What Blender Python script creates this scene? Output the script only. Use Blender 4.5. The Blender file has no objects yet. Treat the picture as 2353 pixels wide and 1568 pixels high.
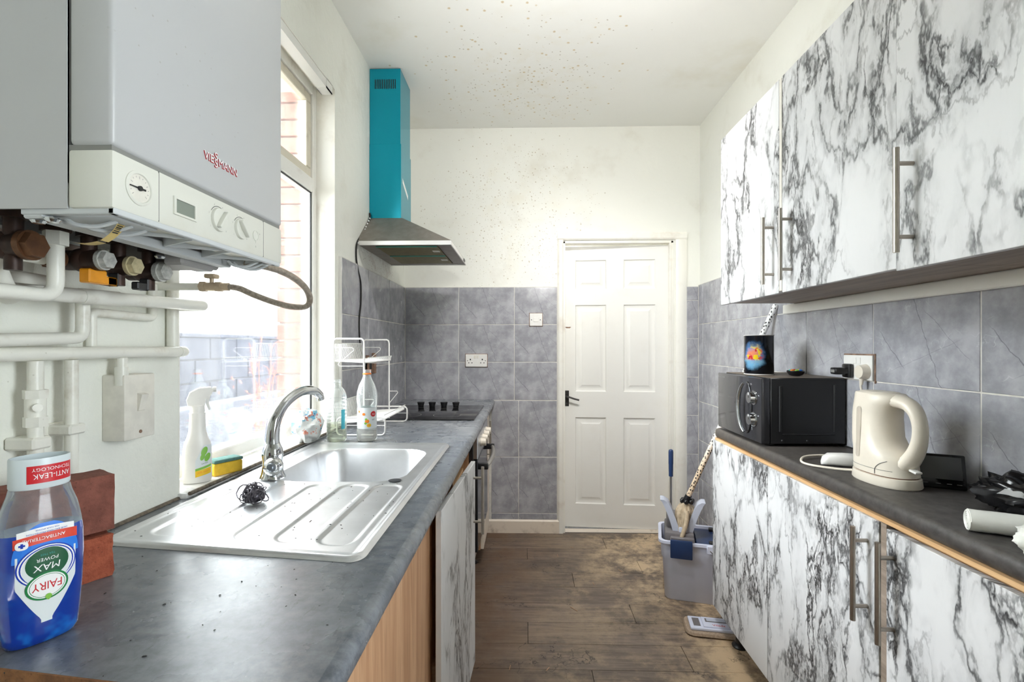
import bpy, bmesh, math, random
from mathutils import Vector, Matrix, noise
random.seed(7)
S = bpy.context.scene
RIGHT_X = 2.022
COL = S.collection
PI = math.pi
V = Vector

# ------------------------------------------------------------------ camera, sky, lamps, exposure
cam_d = bpy.data.cameras.new('camera'); cam = bpy.data.objects.new('camera', cam_d); COL.objects.link(cam)
cam.location = (0.838, 0.0, 1.279)
cam.rotation_euler = (PI/2, 0, math.radians(1.56))
cam_d.sensor_width = 36.0; cam_d.lens = 1120/2353*36.0
cam_d.shift_y = 11/2353
cam_d.clip_start = 0.02; cam_d.clip_end = 200
S.camera = cam
S.view_settings.view_transform = 'Standard'; S.view_settings.look = 'None'
S.view_settings.gamma = 1.0; S.view_settings.use_curve_mapping = False
S.view_settings.exposure = 1.08
W_ = bpy.data.worlds.new('overcast sky'); S.world = W_; W_.use_nodes = True
_bg = W_.node_tree.nodes['Background']
_bg.inputs[0].default_value = (0.93, 0.965, 1.0, 1); _bg.inputs[1].default_value = 13.0
def area(name, loc, rot, sx, sy, power, color=(1, 1, 1), portal=False):
    d = bpy.data.lights.new(name, 'AREA'); d.shape = 'RECTANGLE'; d.size = sx; d.size_y = sy
    d.energy = power; d.color = color
    o = bpy.data.objects.new(name, d); COL.objects.link(o); o.location = loc; o.rotation_euler = rot
    if portal: d.cycles.is_portal = True
    return o
area('window_portal', (-0.19, 1.64, 1.70), (0, math.radians(-90), 0), 1.52, 0.98, 1, portal=True)
area('side_portal', (RIGHT_X+0.13, 0.02, 1.40), (0, math.radians(90), 0), 1.20, 0.60, 1, portal=True)
sun_d = bpy.data.lights.new('fill_sun', 'SUN'); sun_d.energy = 34.0; sun_d.angle = math.radians(14); sun_d.color = (1.0, 0.97, 0.92)  # sun added so the yard bounces more light onto the ceiling
sun = bpy.data.objects.new('fill_sun', sun_d); COL.objects.link(sun)
sun.rotation_euler = (V((0.04, 0.68, 0.73))).to_track_quat('Z', 'Y').to_euler()
def spot(name, loc, target, power, cone, color=(1.0, 0.98, 0.955), radius=0.05):
    d = bpy.data.lights.new(name, 'SPOT'); d.energy = power; d.spot_size = math.radians(cone); d.spot_blend = 1.0; d.color = color; d.shadow_soft_size = radius
    o = bpy.data.objects.new(name, d); COL.objects.link(o); o.location = loc
    o.rotation_euler = (V(target)-V(loc)).to_track_quat('-Z', 'Y').to_euler(); return o
FILL_SPOTS = [((0.86, 1.62, 2.60), (0.55, 3.34, 1.05), 15, 115), ((1.10, 1.62, 2.60), (1.25, 3.34, 0.4), 34, 95), ((1.34, 1.62, 2.60), (1.45, 3.34, 0.35), 18, 105),
         ((1.05, 1.00, 2.05), (1.10, 2.35, 2.775), 46, 100)]
for l, t, pw, cn in FILL_SPOTS: spot('fill_spot', l, t, pw, cn)  # fill spots added to brighten the back wall, floor and ceiling
S.cycles.max_bounces = 14; S.cycles.diffuse_bounces = 8; S.cycles.transparent_max_bounces = 24
S.cycles.transmission_bounces = 12; S.cycles.glossy_bounces = 6
S.cycles.use_denoising = True
S.cycles.sample_clamp_indirect = 12.0
S.cycles.caustics_reflective = False; S.cycles.caustics_refractive = False

# ------------------------------------------------------------------ materials
def lin(c):
    r = []
    for v in c[:3]:
        v = v/255.0
        r.append(v/12.92 if v <= 0.04045 else ((v+0.055)/1.055)**2.4)
    return (r[0], r[1], r[2], 1.0)

class Mat:
    def __init__(s, name):
        s.m = bpy.data.materials.new(name); s.m.use_nodes = True
        s.nt = s.m.node_tree; s.p = s.nt.nodes['Principled BSDF']; s.out = s.nt.nodes['Material Output']
    def n(s, t, **kw):
        nd = s.nt.nodes.new(t)
        for k, v in kw.items():
            if k.startswith('i_'):
                key = k[2:].replace('_', ' ')
                s.set(nd, key, v)
            elif k.startswith('n') and k[1:].isdigit():
                s.set(nd, int(k[1:]), v)
            else:
                setattr(nd, k, v)
        return nd
    def set(s, nd, key, v):
        inp = nd.inputs[key]
        if hasattr(v, 'bl_rna') and isinstance(v, bpy.types.NodeSocket): s.nt.links.new(v, inp)
        elif isinstance(v, bpy.types.Node): s.nt.links.new(v.outputs[0], inp)
        else: inp.default_value = v
    def obj(s): return s.n('ShaderNodeTexCoord').outputs['Object']
    def pos(s): return s.n('ShaderNodeNewGeometry').outputs['Position']
    def rnd(s): return s.n('ShaderNodeObjectInfo').outputs['Random']
    def mapping(s, vec, scale=(1,1,1), rot=(0,0,0), loc=(0,0,0)):
        return s.n('ShaderNodeMapping', i_Vector=vec, i_Scale=scale, i_Rotation=rot, i_Location=loc).outputs[0]
    def noise(s, vec, scale, detail=4, rough=0.55, dist=0.0, out=0):
        return s.n('ShaderNodeTexNoise', i_Vector=vec, i_Scale=scale, i_Detail=detail, i_Roughness=rough, i_Distortion=dist).outputs[out]
    def voro(s, vec, scale, feature='F1', rnd=1.0):
        return s.n('ShaderNodeTexVoronoi', feature=feature, i_Vector=vec, i_Scale=scale, i_Randomness=rnd)
    def math(s, op, a, b=0.0, c=None, clamp=False):
        nd = s.n('ShaderNodeMath', operation=op, use_clamp=clamp); s.set(nd, 0, a); s.set(nd, 1, b)
        if c is not None: s.set(nd, 2, c)
        return nd.outputs[0]
    def vmath(s, op, a, b=(0,0,0)):
        nd = s.n('ShaderNodeVectorMath', operation=op); s.set(nd, 0, a); s.set(nd, 1, b); return nd.outputs[0]
    def vscale(s, a, f):
        nd = s.n('ShaderNodeVectorMath', operation='SCALE'); s.set(nd, 0, a); s.set(nd, 'Scale', f); return nd.outputs[0]
    def sstep(s, x, a, b, lo=0.0, hi=1.0):
        nd = s.n('ShaderNodeMapRange', interpolation_type='SMOOTHSTEP'); s.set(nd, 'Value', x)
        s.set(nd, 'From Min', a); s.set(nd, 'From Max', b); s.set(nd, 'To Min', lo); s.set(nd, 'To Max', hi); return nd.outputs[0]
    def mix(s, f, a, b, mode='MIX'):
        nd = s.n('ShaderNodeMix', data_type='RGBA', blend_type=mode, clamp_factor=True)
        s.set(nd, 0, f); s.set(nd, 6, a); s.set(nd, 7, b); return nd.outputs[2]
    def xyz(s, vec):
        nd = s.n('ShaderNodeSeparateXYZ'); s.set(nd, 0, vec); return nd.outputs
    def comb(s, x, y, z):
        nd = s.n('ShaderNodeCombineXYZ'); s.set(nd, 0, x); s.set(nd, 1, y); s.set(nd, 2, z); return nd.outputs[0]
    def bump(s, h, strength=0.3, dist=0.002):
        nd = s.n('ShaderNodeBump'); s.set(nd, 'Strength', strength); s.set(nd, 'Distance', dist); s.set(nd, 'Height', h)
        s.nt.links.new(nd.outputs[0], s.p.inputs['Normal'])
    def base(s, c): s.set(s.p, 'Base Color', c)
    def bs(s, **kw):
        for k, v in kw.items(): s.set(s.p, k.replace('_', ' '), v)
        return s

def simple(name, rgb, rough=0.5, metal=0.0, var=0.0, vscale=30, bump=0.0, bscale=200, **kw):
    m = Mat(name); c = lin(rgb)
    if var:
        f = m.sstep(m.noise(m.pos(), vscale, 5), 0.3, 0.7)
        d = tuple(x*(1-var) for x in c[:3]) + (1,)
        m.base(m.mix(f, c, d))
    else: m.base(c)
    m.bs(Roughness=rough, Metallic=metal, **kw)
    if bump: m.bump(m.noise(m.pos(), bscale, 4), bump, 0.001)
    return m.m

def paint(name, rgb, lump=0.25, lumpscale=35, grime=(176,164,140), gscale=3.0, gamt=0.35, specks=None, rough=0.6):
    """old wall paint: uneven relief, faint grime, optional mould specks in a region"""
    m = Mat(name); P = m.pos()
    c = m.mix(m.math('MULTIPLY', m.sstep(m.noise(P, gscale, 6, 0.6), 0.52, 0.8), gamt), lin(rgb), lin(grime))
    sp = m.voro(P, 60).outputs['Distance']
    sm = m.math('MULTIPLY', m.sstep(sp, 0.05, 0.11, 1, 0), m.sstep(m.noise(P, 2.3, 3), 0.55, 0.68))
    c = m.mix(m.math('MULTIPLY', sm, 0.35), c, lin((120,105,80)))
    if specks:
        (cx, cy, cz), (rx, ry, rz), col, amt, sc = specks
        q = m.vmath('DIVIDE', m.vmath('SUBTRACT', P, (cx, cy, cz)), (rx, ry, rz))
        r = m.n('ShaderNodeVectorMath', operation='LENGTH'); m.set(r, 0, q)
        reg = m.sstep(m.math('ADD', r.outputs['Value'], m.math('MULTIPLY', m.noise(P, 5, 3), 0.7)), 0.45, 1.35, 1, 0)
        vo = m.voro(P, sc); keep = m.math('LESS_THAN', m.xyz(vo.outputs['Color'])[0], m.math('MULTIPLY', reg, 0.75))
        dot = m.sstep(m.math('ADD', vo.outputs['Distance'], m.math('MULTIPLY', m.noise(P, 220, 2), 0.12)), 0.16, 0.30, 1, 0)
        c = m.mix(m.math('MULTIPLY', m.math('MULTIPLY', dot, keep), amt), c, lin(col))
        vo2 = m.voro(P, sc*1.9); k2 = m.math('LESS_THAN', m.xyz(vo2.outputs['Color'])[0], m.math('MULTIPLY', reg, 0.5))
        d2 = m.sstep(vo2.outputs['Distance'], 0.14, 0.24, 1, 0)
        c = m.mix(m.math('MULTIPLY', m.math('MULTIPLY', d2, k2), amt*0.8), c, lin((130,112,80)))
        st = m.math('MULTIPLY', reg, m.sstep(m.noise(P, 9, 5), 0.45, 0.75))
        c = m.mix(m.math('MULTIPLY', st, 0.30*amt if amt < 0.88 else 0.85), c, lin((214,200,160) if amt < 0.88 else (150,122,100)))
    m.base(c); m.bs(Roughness=rough)
    h = m.math('ADD', m.noise(P, lumpscale, 5, 0.6), m.math('MULTIPLY', m.noise(P, lumpscale*0.2, 3), 1.6))
    m.bump(h, lump, 0.006)
    return m.m

def marble_mat(name, seed=0.0, ang=0.32, dens=0.0):
    """white vinyl wrap with black and grey marble veins, stretched upright"""
    m = Mat(name); P = m.obj()
    x, y, z = m.xyz(P)
    r = m.math('MULTIPLY', m.rnd(), 37.0)
    p = m.comb(m.math('ADD', y, m.math('MULTIPLY', x, 1.0)), z, m.math('ADD', r, seed))
    p = m.mapping(p, scale=(1.0, 0.42, 1.0), rot=(0, 0, ang))
    n1 = m.vmath('SUBTRACT', m.noise(p, 5.0, 4, 0.6, out=1), (0.5, 0.5, 0.5))
    n2 = m.vmath('SUBTRACT', m.noise(p, 26.0, 4, 0.65, out=1), (0.5, 0.5, 0.5))
    q = m.vmath('ADD', p, m.vscale(n1, 0.20)); q = m.vmath('ADD', q, m.vscale(n2, 0.075))
    def cells(sc, w):
        d = m.voro(q, sc, 'DISTANCE_TO_EDGE').outputs['Distance']
        return m.sstep(d, 0.0, w, 1, 0)
    cl = m.math('SUBTRACT', m.noise(m.vmath('ADD', p, m.vscale(n1, 0.25)), 6.5, 3, 0.55), dens)          # where veins crowd together
    clus = m.sstep(cl, 0.455, 0.60)
    wide = m.sstep(cl, 0.34, 0.53)
    brk = m.sstep(m.noise(q, 19, 3, 0.6), 0.33, 0.50)
    v_big = m.math('MULTIPLY', m.math('MULTIPLY', cells(7.5, 0.07), wide), brk)
    v_mid = m.math('MULTIPLY', m.math('MULTIPLY', cells(17, 0.14), clus), brk)
    v_fin = m.math('MULTIPLY', m.math('MULTIPLY', cells(40, 0.26), m.sstep(cl, 0.53, 0.66)), brk)
    hair = m.math('MULTIPLY', cells(4.2, 0.022), m.sstep(m.noise(q, 7, 2), 0.42, 0.6))
    dark = m.math('MAXIMUM', m.math('MAXIMUM', m.math('MULTIPLY', v_big, 0.85), m.math('MULTIPLY', v_mid, 0.95)), m.math('MAXIMUM', m.math('MULTIPLY', v_fin, 0.8), m.math('MULTIPLY', hair, 0.45)))
    cloud = m.math('MULTIPLY', m.sstep(m.noise(m.vmath('ADD', p, m.vscale(n1, 0.35)), 9.0, 5, 0.6), 0.5, 0.78), m.sstep(cl, 0.36, 0.62))
    halo = m.math('MULTIPLY', m.math('MULTIPLY', cells(7.5, 0.26), wide), 0.5)
    c = m.mix(m.math('MULTIPLY', m.math('MAXIMUM', cloud, halo), 0.62), lin((222,222,223)), lin((136,138,140)))
    c = m.mix(dark, c, lin((28,28,31)))
    m.base(c); m.bs(Roughness=0.32)
    m.bump(m.noise(P, 90, 3), 0.06, 0.001)
    return m.m

def tile_mat(name):
    m = Mat(name); O = m.obj(); r = m.rnd()
    sh = m.comb(m.math('MULTIPLY', m.math('SUBTRACT', r, 0.5), 0.035), m.math('MULTIPLY', r, 0.01), m.math('MULTIPLY', r, 0.02))
    p = m.vmath('ADD', O, sh)
    cl = m.noise(p, 9, 6, 0.62)
    c = m.mix(m.sstep(cl, 0.3, 0.72), lin((140,140,146)), lin((180,180,185)))
    # two long slanting dark cracks and a few pale hairlines, the print of every tile
    x, y, z = m.xyz(p)
    wob = m.math('MULTIPLY', m.math('SUBTRACT', m.noise(p, 22, 4), 0.5), 0.028)
    def crack(slope, off, width, lo, hi, gate=None):
        d = m.math('ABSOLUTE', m.math('ADD', m.math('SUBTRACT', x, m.math('MULTIPLY', z, slope)), m.math('SUBTRACT', wob, off)))
        k = m.sstep(d, 0.0, width, 1, 0)
        g = m.math('MULTIPLY', m.sstep(z, lo-0.03, lo), m.sstep(z, hi, hi+0.03, 1, 0))
        return m.math('MULTIPLY', k, g)
    k = m.math('MAXIMUM', crack(-0.36, 0.035, 0.0022, -0.2, 0.2), crack(-0.85, -0.115, 0.003, -0.05, 0.03))
    k = m.math('MAXIMUM', k, m.math('MULTIPLY', crack(2.6, 0.10, 0.004, -0.06, 0.0), 0.5))
    k = m.math('MAXIMUM', k, m.math('MULTIPLY', crack(-1.0, 0.13, 0.0022, -0.02, 0.09), 0.7))
    c = m.mix(m.math('MULTIPLY', k, 0.62), c, lin((84,84,92)))
    vv = m.voro(m.vmath('ADD', p, m.vscale(m.noise(p, 14, 3, out=1), 0.09)), 11, 'DISTANCE_TO_EDGE').outputs['Distance']
    hl = m.math('MULTIPLY', m.sstep(vv, 0, 0.018, 1, 0), m.sstep(m.noise(p, 17, 2), 0.52, 0.66))
    c = m.mix(m.math('MULTIPLY', hl, 0.45), c, lin((205,205,208)))
    c = m.mix(m.math('MULTIPLY', m.math('SUBTRACT', r, 0.5), 0.16), c, lin((100,100,106)))
    m.base(c)
    m.bs(Roughness=m.sstep(m.noise(m.pos(), 16, 5), 0.3, 0.8, 0.10, 0.30))
    m.bump(m.noise(m.pos(), 7, 2), 0.05, 0.004)
    return m.m

def worktop_mat(name, c1, c2, scratch, rough, dirt=(120,118,112)):
    m = Mat(name); P = m.pos()
    n = m.noise(P, 45, 8, 0.7)
    c = m.mix(m.sstep(n, 0.3, 0.7), lin(c1), lin(c2))
    big = m.noise(P, 5, 4, 0.6)
    sm = m.noise(m.mapping(P, scale=(7, 20, 10), rot=(0, 0, 0.7)), 2.2, 7, 0.62, 0.0)      # whitish smears
    far = m.sstep(m.xyz(P)[1], 1.3, 2.2, 0.30, 1.0)
    c = m.mix(m.math('MULTIPLY', m.math('MULTIPLY', m.sstep(m.math('ADD', m.math('MULTIPLY', sm, 0.7), m.math('MULTIPLY', big, 0.5)), 0.40, 0.90), far), 0.9), c, lin(dirt))
    st = m.mapping(P, scale=(60, 17, 40), rot=(0, 0, 0.55))
    sc = m.sstep(m.noise(st, 1.5, 8, 0.72, 0.5), 0.57, 0.74)
    c = m.mix(m.math('MULTIPLY', m.math('MULTIPLY', sc, m.sstep(m.noise(P, 4, 2), 0.36, 0.6)), scratch), c, lin(tuple(int(v*0.5) for v in c1)))
    vo = m.voro(P, 75)
    crumb = m.math('MULTIPLY', m.sstep(vo.outputs['Distance'], 0.06, 0.10, 1, 0), m.math('LESS_THAN', m.xyz(vo.outputs['Color'])[0], 0.12))
    c = m.mix(m.math('MULTIPLY', crumb, 0.8), c, lin((42,38,34)))
    m.base(c)
    m.bs(Roughness=m.math('ADD', m.math('MULTIPLY', m.noise(P, 9, 5), 0.22), rough))
    m.bump(m.noise(P, 160, 4), 0.10, 0.001)
    return m.m

def wood_mat(name, c1, c2, rough=0.5, axis='Z', sc=1.0):
    m = Mat(name); P = m.pos()
    s = {'Z': (14*sc, 14*sc, 0.9*sc), 'Y': (14*sc, 0.9*sc, 14*sc), 'X': (0.9*sc, 14*sc, 14*sc)}[axis]
    q = m.mapping(P, scale=s)
    n = m.noise(q, 2.2, 7, 0.62, 0.8)
    c = m.mix(m.sstep(n, 0.28, 0.72), lin(c1), lin(c2))
    n2 = m.noise(m.mapping(P, scale=tuple(v*5 for v in s)), 2.5, 3)
    c = m.mix(m.math('MULTIPLY', m.sstep(n2, 0.55, 0.75), 0.25), c, lin(tuple(int(v*0.5) for v in c1)))
    m.base(c); m.bs(Roughness=rough); m.bump(n2, 0.08, 0.001)
    return m.m

def floor_mat(name):
    m = Mat(name); P = m.pos(); r = m.rnd()
    q = m.vmath('ADD', m.mapping(P, scale=(1.2, 16, 16)), m.comb(m.math('MULTIPLY', r, 40), m.math('MULTIPLY', r, 17), 0))
    n = m.noise(q, 3.2, 8, 0.66, 0.7)
    c = m.mix(m.sstep(n, 0.25, 0.75), lin((78,66,58)), lin((136,120,107)))
    c = m.mix(m.math('MULTIPLY', r, 0.55), c, lin((72,62,54)))
    # sawdust in drifts towards the right-hand units, darker brown along the left-hand units, black scuffs
    x, y, z = m.xyz(P)
    d1 = m.noise(P, 3.4, 8, 0.68); d2 = m.noise(P, 1.6, 3, 0.5); d3 = m.noise(P, 24, 6, 0.7)
    right = m.sstep(m.math('ADD', x, m.math('MULTIPLY', m.math('SUBTRACT', d2, 0.5), 1.2)), 1.05, 1.65)
    saw = m.math('MULTIPLY', m.sstep(m.math('ADD', d1, m.math('MULTIPLY', d3, 0.35)), 0.56, 0.82), m.math('ADD', m.math('MULTIPLY', right, 0.95), 0.22))
    c = m.mix(saw, c, lin((200,176,144)))
    left = m.sstep(m.math('ADD', x, m.math('MULTIPLY', m.math('SUBTRACT', d2, 0.5), 0.5)), 0.66, 1.05, 1, 0)
    c = m.mix(m.math('MULTIPLY', left, m.sstep(d1, 0.36, 0.62, 0.25, 0.8)), c, lin((88,62,44)))
    blk = m.math('MULTIPLY', m.sstep(m.noise(m.vmath('ADD', P, (3.1, 1.7, 0)), 2.6, 6, 0.68), 0.56, 0.74), m.sstep(d3, 0.40, 0.58))
    c = m.mix(m.math('MULTIPLY', blk, 0.85), c, lin((36,32,30)))
    crk = m.voro(m.vmath('ADD', P, m.vscale(m.noise(P, 9, 4, out=1), 0.28)), 5.5, 'DISTANCE_TO_EDGE').outputs['Distance']
    ck = m.math('MULTIPLY', m.sstep(crk, 0, 0.02, 1, 0), m.sstep(m.noise(P, 3.8, 3), 0.52, 0.60))
    c = m.mix(m.math('MULTIPLY', ck, 0.8), c, lin((30,26,24)))
    vo = m.voro(P, 60); bit = m.math('MULTIPLY', m.sstep(vo.outputs['Distance'], 0.05, 0.10, 1, 0), m.math('LESS_THAN', m.xyz(vo.outputs['Color'])[0], 0.10))
    c = m.mix(m.math('MULTIPLY', bit, 0.7), c, lin((190,172,150)))
    m.base(c); m.bs(Roughness=m.math('ADD', 0.30, m.math('MULTIPLY', d1, 0.4)))
    m.bump(m.math('ADD', n, m.math('MULTIPLY', d3, 0.6)), 0.14, 0.002)
    return m.m

def brick_mat(name, c1, c2, rough=0.9, bump=0.5):
    m = Mat(name); P = m.pos(); r = m.rnd()
    n = m.noise(P, 38, 8, 0.7)
    c = m.mix(m.sstep(n, 0.3, 0.7), lin(c1), lin(c2))
    c = m.mix(m.math('MULTIPLY', r, 0.35), c, lin(tuple(min(255, int(v*1.25)) for v in c1)))
    vo = m.voro(P, 130); c = m.mix(m.math('MULTIPLY', m.sstep(vo.outputs['Distance'], 0.1, 0.2, 1, 0), 0.4), c, lin((60,32,26)))
    m.base(c); m.bs(Roughness=rough); m.bump(m.math('ADD', n, m.noise(P, 160, 5)), bump, 0.004)
    return m.m

def glass_mat(name, tint=(1,1,1), haze=0.0, dirt=False):
    """thin pane: passes light straight on, mirrors a little at grazing angles, carries a film of dirt"""
    m = Mat(name); nt = m.nt
    tr = m.n('ShaderNodeBsdfTransparent'); tr.inputs[0].default_value = (*tint, 1)
    gl = m.n('ShaderNodeBsdfGlossy'); gl.inputs['Roughness'].default_value = 0.02
    fr = m.n('ShaderNodeFresnel'); fr.inputs[0].default_value = 1.45
    mx = m.n('ShaderNodeMixShader'); m.set(mx, 0, m.math('MULTIPLY', fr, 0.8)); m.set(mx, 1, tr); m.set(mx, 2, gl)
    last = mx
    if haze:
        tl = m.n('ShaderNodeBsdfTranslucent'); tl.inputs[0].default_value = (0.9, 0.92, 0.95, 1)
        df = m.n('ShaderNodeBsdfDiffuse'); df.inputs[0].default_value = (0.85, 0.86, 0.86, 1)
        dm = m.n('ShaderNodeMixShader'); dm.inputs[0].default_value = 0.25; m.set(dm, 1, tl); m.set(dm, 2, df)
        P = m.pos()
        f = m.sstep(m.noise(m.mapping(P, scale=(1, 1.4, 0.55)), 9, 7, 0.68), 0.3, 0.8, 0.5, 1.6)
        z = m.xyz(P)[2]
        low = m.sstep(m.math('ADD', z, m.math('MULTIPLY', m.noise(P, 5, 4), 0.25)), 1.02, 1.42, 2.2, 1.0)
        spl = m.math('MULTIPLY', m.sstep(m.voro(P, 38).outputs['Distance'], 0.05, 0.16, 1, 0), 0.35)
        fac = m.math('ADD', m.math('MULTIPLY', m.math('MULTIPLY', f, low), haze), m.math('MULTIPLY', spl, haze))
        m2 = m.n('ShaderNodeMixShader'); m.set(m2, 0, m.math('MINIMUM', fac, 0.8)); m.set(m2, 1, mx); m.set(m2, 2, dm)
        last = m2
    nt.links.new(last.outputs[0], m.out.inputs[0])
    return m.m

def clear_plastic(name, tint=(0.98,0.99,0.985), body=0.10, body_col=(0.9,0.92,0.92)):
    m = Mat(name)
    tr = m.n('ShaderNodeBsdfTransparent'); tr.inputs[0].default_value = (*tint, 1)
    gl = m.n('ShaderNodeBsdfGlossy'); gl.inputs['Roughness'].default_value = 0.08
    lw = m.n('ShaderNodeLayerWeight'); lw.inputs[0].default_value = 0.35
    df = m.n('ShaderNodeBsdfDiffuse'); df.inputs[0].default_value = (*body_col, 1)
    a = m.n('ShaderNodeMixShader'); m.set(a, 0, m.math('ADD', m.math('MULTIPLY', lw.outputs['Facing'], 0.30), body)); m.set(a, 1, tr); m.set(a, 2, df)
    b = m.n('ShaderNodeMixShader'); m.set(b, 0, m.math('MULTIPLY', lw.outputs['Fresnel'], 0.6)); m.set(b, 1, a); m.set(b, 2, gl)
    m.nt.links.new(b.outputs[0], m.out.inputs[0])
    return m.m

M = {}
M['white_wall'] = paint('painted plaster', (229,229,222), 0.28, 26, specks=((0.75, 3.35, 2.2), (0.75, 0.6, 0.75), (150,128,90), 0.55, 42))
M['left_wall'] = paint('lumpy painted wall', (230,231,223), 0.9, 22, gamt=0.3, specks=((0.0, 2.82, 1.74), (0.3, 0.34, 0.11), (112,78,58), 0.9, 75))
M['ceiling'] = paint('ceiling paint', (232,232,228), 0.12, 18, grime=(202,194,168), gscale=1.4, gamt=0.5, specks=((0.85, 2.75, 2.775), (0.75, 0.85, 0.5), (186,156,92), 0.65, 26))
M['gloss_white'] = paint('aged gloss paint', (236,234,226), 0.10, 60, grime=(170,140,104), gscale=7, gamt=0.30, rough=0.35)
M['skirting'] = paint('dirty gloss paint', (226,214,198), 0.2, 40, grime=(112,84,60), gscale=11, gamt=0.75, rough=0.4)
M['door_white'] = paint('door paint', (236,235,230), 0.05, 90, grime=(205,196,176), gscale=3, gamt=0.25, rough=0.35)
M['upvc'] = paint('old frame paint', (232,231,226), 0.08, 60, grime=(150,128,100), gscale=9, gamt=0.5, rough=0.4)
M['beige_frame'] = paint('yellowed sash', (214,207,190), 0.08, 60, grime=(120,100,76), gscale=12, gamt=0.55, rough=0.45)
M['sill'] = paint('mouldy sill', (232,231,228), 0.1, 50, grime=(58,54,50), gscale=15, gamt=0.55, rough=0.35)
M['pipe'] = paint('painted pipe', (226,225,216), 0.12, 70, grime=(150,128,98), gscale=14, gamt=0.5, rough=0.35)
M['marble'] = marble_mat('marble vinyl')
M['marble_b'] = marble_mat('marble vinyl stretched', 5.0, 0.06, 0.085)
M['tile'] = tile_mat('grey marbled tile')
M['grout'] = simple('grout', (214,211,204), 0.9, var=0.15, vscale=40)
M['worktop'] = worktop_mat('grey laminate', (72,77,85), (104,109,117), 0.75, 0.17, (168,170,172))
M['worktop_dark'] = worktop_mat('charcoal laminate', (52,49,48), (82,79,77), 0.35, 0.34, (96,88,80))
M['chipboard'] = brick_mat('raw chipboard', (96,62,38), (150,104,62), 0.9, 0.35)
M['oak'] = wood_mat('oak effect', (170,126,92), (205,164,128), 0.5)
M['oak_y'] = wood_mat('oak edge', (196,152,104), (224,186,140), 0.5, 'Y')
M['carcass'] = wood_mat('grey brown carcass', (132,118,106), (168,152,138), 0.5, 'Y')
M['floor'] = floor_mat('dirty dark planks')
M['steel'] = simple('brushed steel', (196,198,202), 0.30, 1.0, var=0.18, vscale=7)
M['sink'] = simple('sink steel', (226,227,229), 0.36, 0.92, var=0.12, vscale=12)
M['chrome'] = simple('chrome', (205,208,210), 0.10, 1.0, var=0.1, vscale=30)
M['nickel'] = simple('satin nickel bar', (178,170,160), 0.32, 1.0, var=0.1, vscale=60)
M['hood_steel'] = simple('dusty steel', (150,142,134), 0.45, 0.75, var=0.2, vscale=25)
M['hood_lip'] = simple('pale steel', (222,220,218), 0.35, 0.6)
M['teal'] = simple('teal protective film', (6,150,172), 0.20, 0.55, var=0.05, vscale=3)
M['teal_shaded'] = simple('shaded teal film', (44,104,122), 0.30, 0.45)  # unused darker copy of the film, side-face shade put into its colour
M['filter'] = simple('greasy filter mesh', (128,116,70), 0.45, 0.7, var=0.3, vscale=40, bump=0.3, bscale=300)
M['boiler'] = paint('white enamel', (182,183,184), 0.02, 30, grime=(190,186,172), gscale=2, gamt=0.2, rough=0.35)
M['boiler_panel'] = paint('cream plastic', (214,214,205), 0.02, 60, grime=(186,176,148), gscale=6, gamt=0.4, rough=0.4)
M['boiler_grey'] = simple('grey plastic', (196,200,202), 0.45)
M['dark_gap'] = simple('shadowed seam', (132,132,128), 0.8)
M['brass'] = simple('tarnished brass', (112,76,50), 0.45, 0.55, var=0.45, vscale=50, bump=0.2, bscale=180)
M['brass_dark'] = simple('dark corroded brass', (62,42,34), 0.5, 0.4, var=0.5, vscale=60, bump=0.2)
M['cap_cream'] = simple('lime crusted cap', (196,184,146), 0.6, var=0.25, vscale=120)
M['cap_grey'] = simple('crusted grey cap', (186,186,180), 0.6, var=0.35, vscale=140)
M['orange'] = simple('amber plastic', (226,148,20), 0.35, var=0.12, vscale=60)
M['black_plastic'] = simple('black plastic', (26,26,28), 0.35)
M['black_gloss'] = simple('black gloss', (18,18,20), 0.10)
M['black_rubber'] = simple('black rubber', (24,23,22), 0.7)
M['black_film'] = simple('black bag film', (16,16,18), 0.22, var=0.2, vscale=30)
M['lcd'] = simple('grey display', (126,134,124), 0.2)
M['white_plastic'] = simple('white plastic', (232,230,226), 0.35, var=0.05, vscale=20)
M['cream_plastic'] = simple('cream plastic', (232,223,208), 0.36, var=0.10, vscale=9)
M['cream_seam'] = simple('brown seam', (120,84,64), 0.7)
M['old_white'] = simple('aged white plastic', (224,220,210), 0.4, var=0.12, vscale=40)
M['white_wire'] = simple('white coated wire', (236,234,230), 0.35, var=0.06, vscale=40)
M['window_glass'] = glass_mat('dirty pane', (0.97,0.985,0.98), 0.013)
M['thin_glass'] = glass_mat('clean pane', (0.9,0.92,0.92))
M['pet'] = clear_plastic('clear bottle', (0.95,0.975,0.96), body=0.16)
M['pet_soap'] = clear_plastic('clear soap bottle', (0.93,0.97,0.98), 0.06, (0.6,0.75,0.8))
M['cap_frost'] = simple('frosted cap', (214,224,228), 0.35, Alpha=0.88)
M['brick'] = brick_mat('dark red brick', (104,60,50), (140,86,72))
M['brick_rough'] = brick_mat('broken red brick', (134,64,44), (178,98,70), 0.95, 1.0)
M['brick_out'] = brick_mat('pink brick', (150,96,84), (172,124,110))
M['block'] = brick_mat('slate grey block', (36,40,52), (50,55,68))
M['render_pale'] = simple('pale render', (236,234,228), 0.9, var=0.06, vscale=3)
M['mortar'] = simple('mortar', (206,200,190), 0.95, var=0.1, vscale=30)
M['yard_mortar'] = simple('grey mortar', (84,86,92), 0.95, var=0.2, vscale=20)
M['slate'] = simple('slate roof', (120,122,128), 0.8)
M['yard'] = simple('yard concrete', (206,204,198), 0.9, var=0.12, vscale=4)
M['weed'] = simple('dry red weed', (172,92,70), 0.8, var=0.2)
M['red'] = simple('print red', (196,30,40), 0.4)
M['label_red'] = simple('label red', (214,70,52), 0.4)
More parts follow.
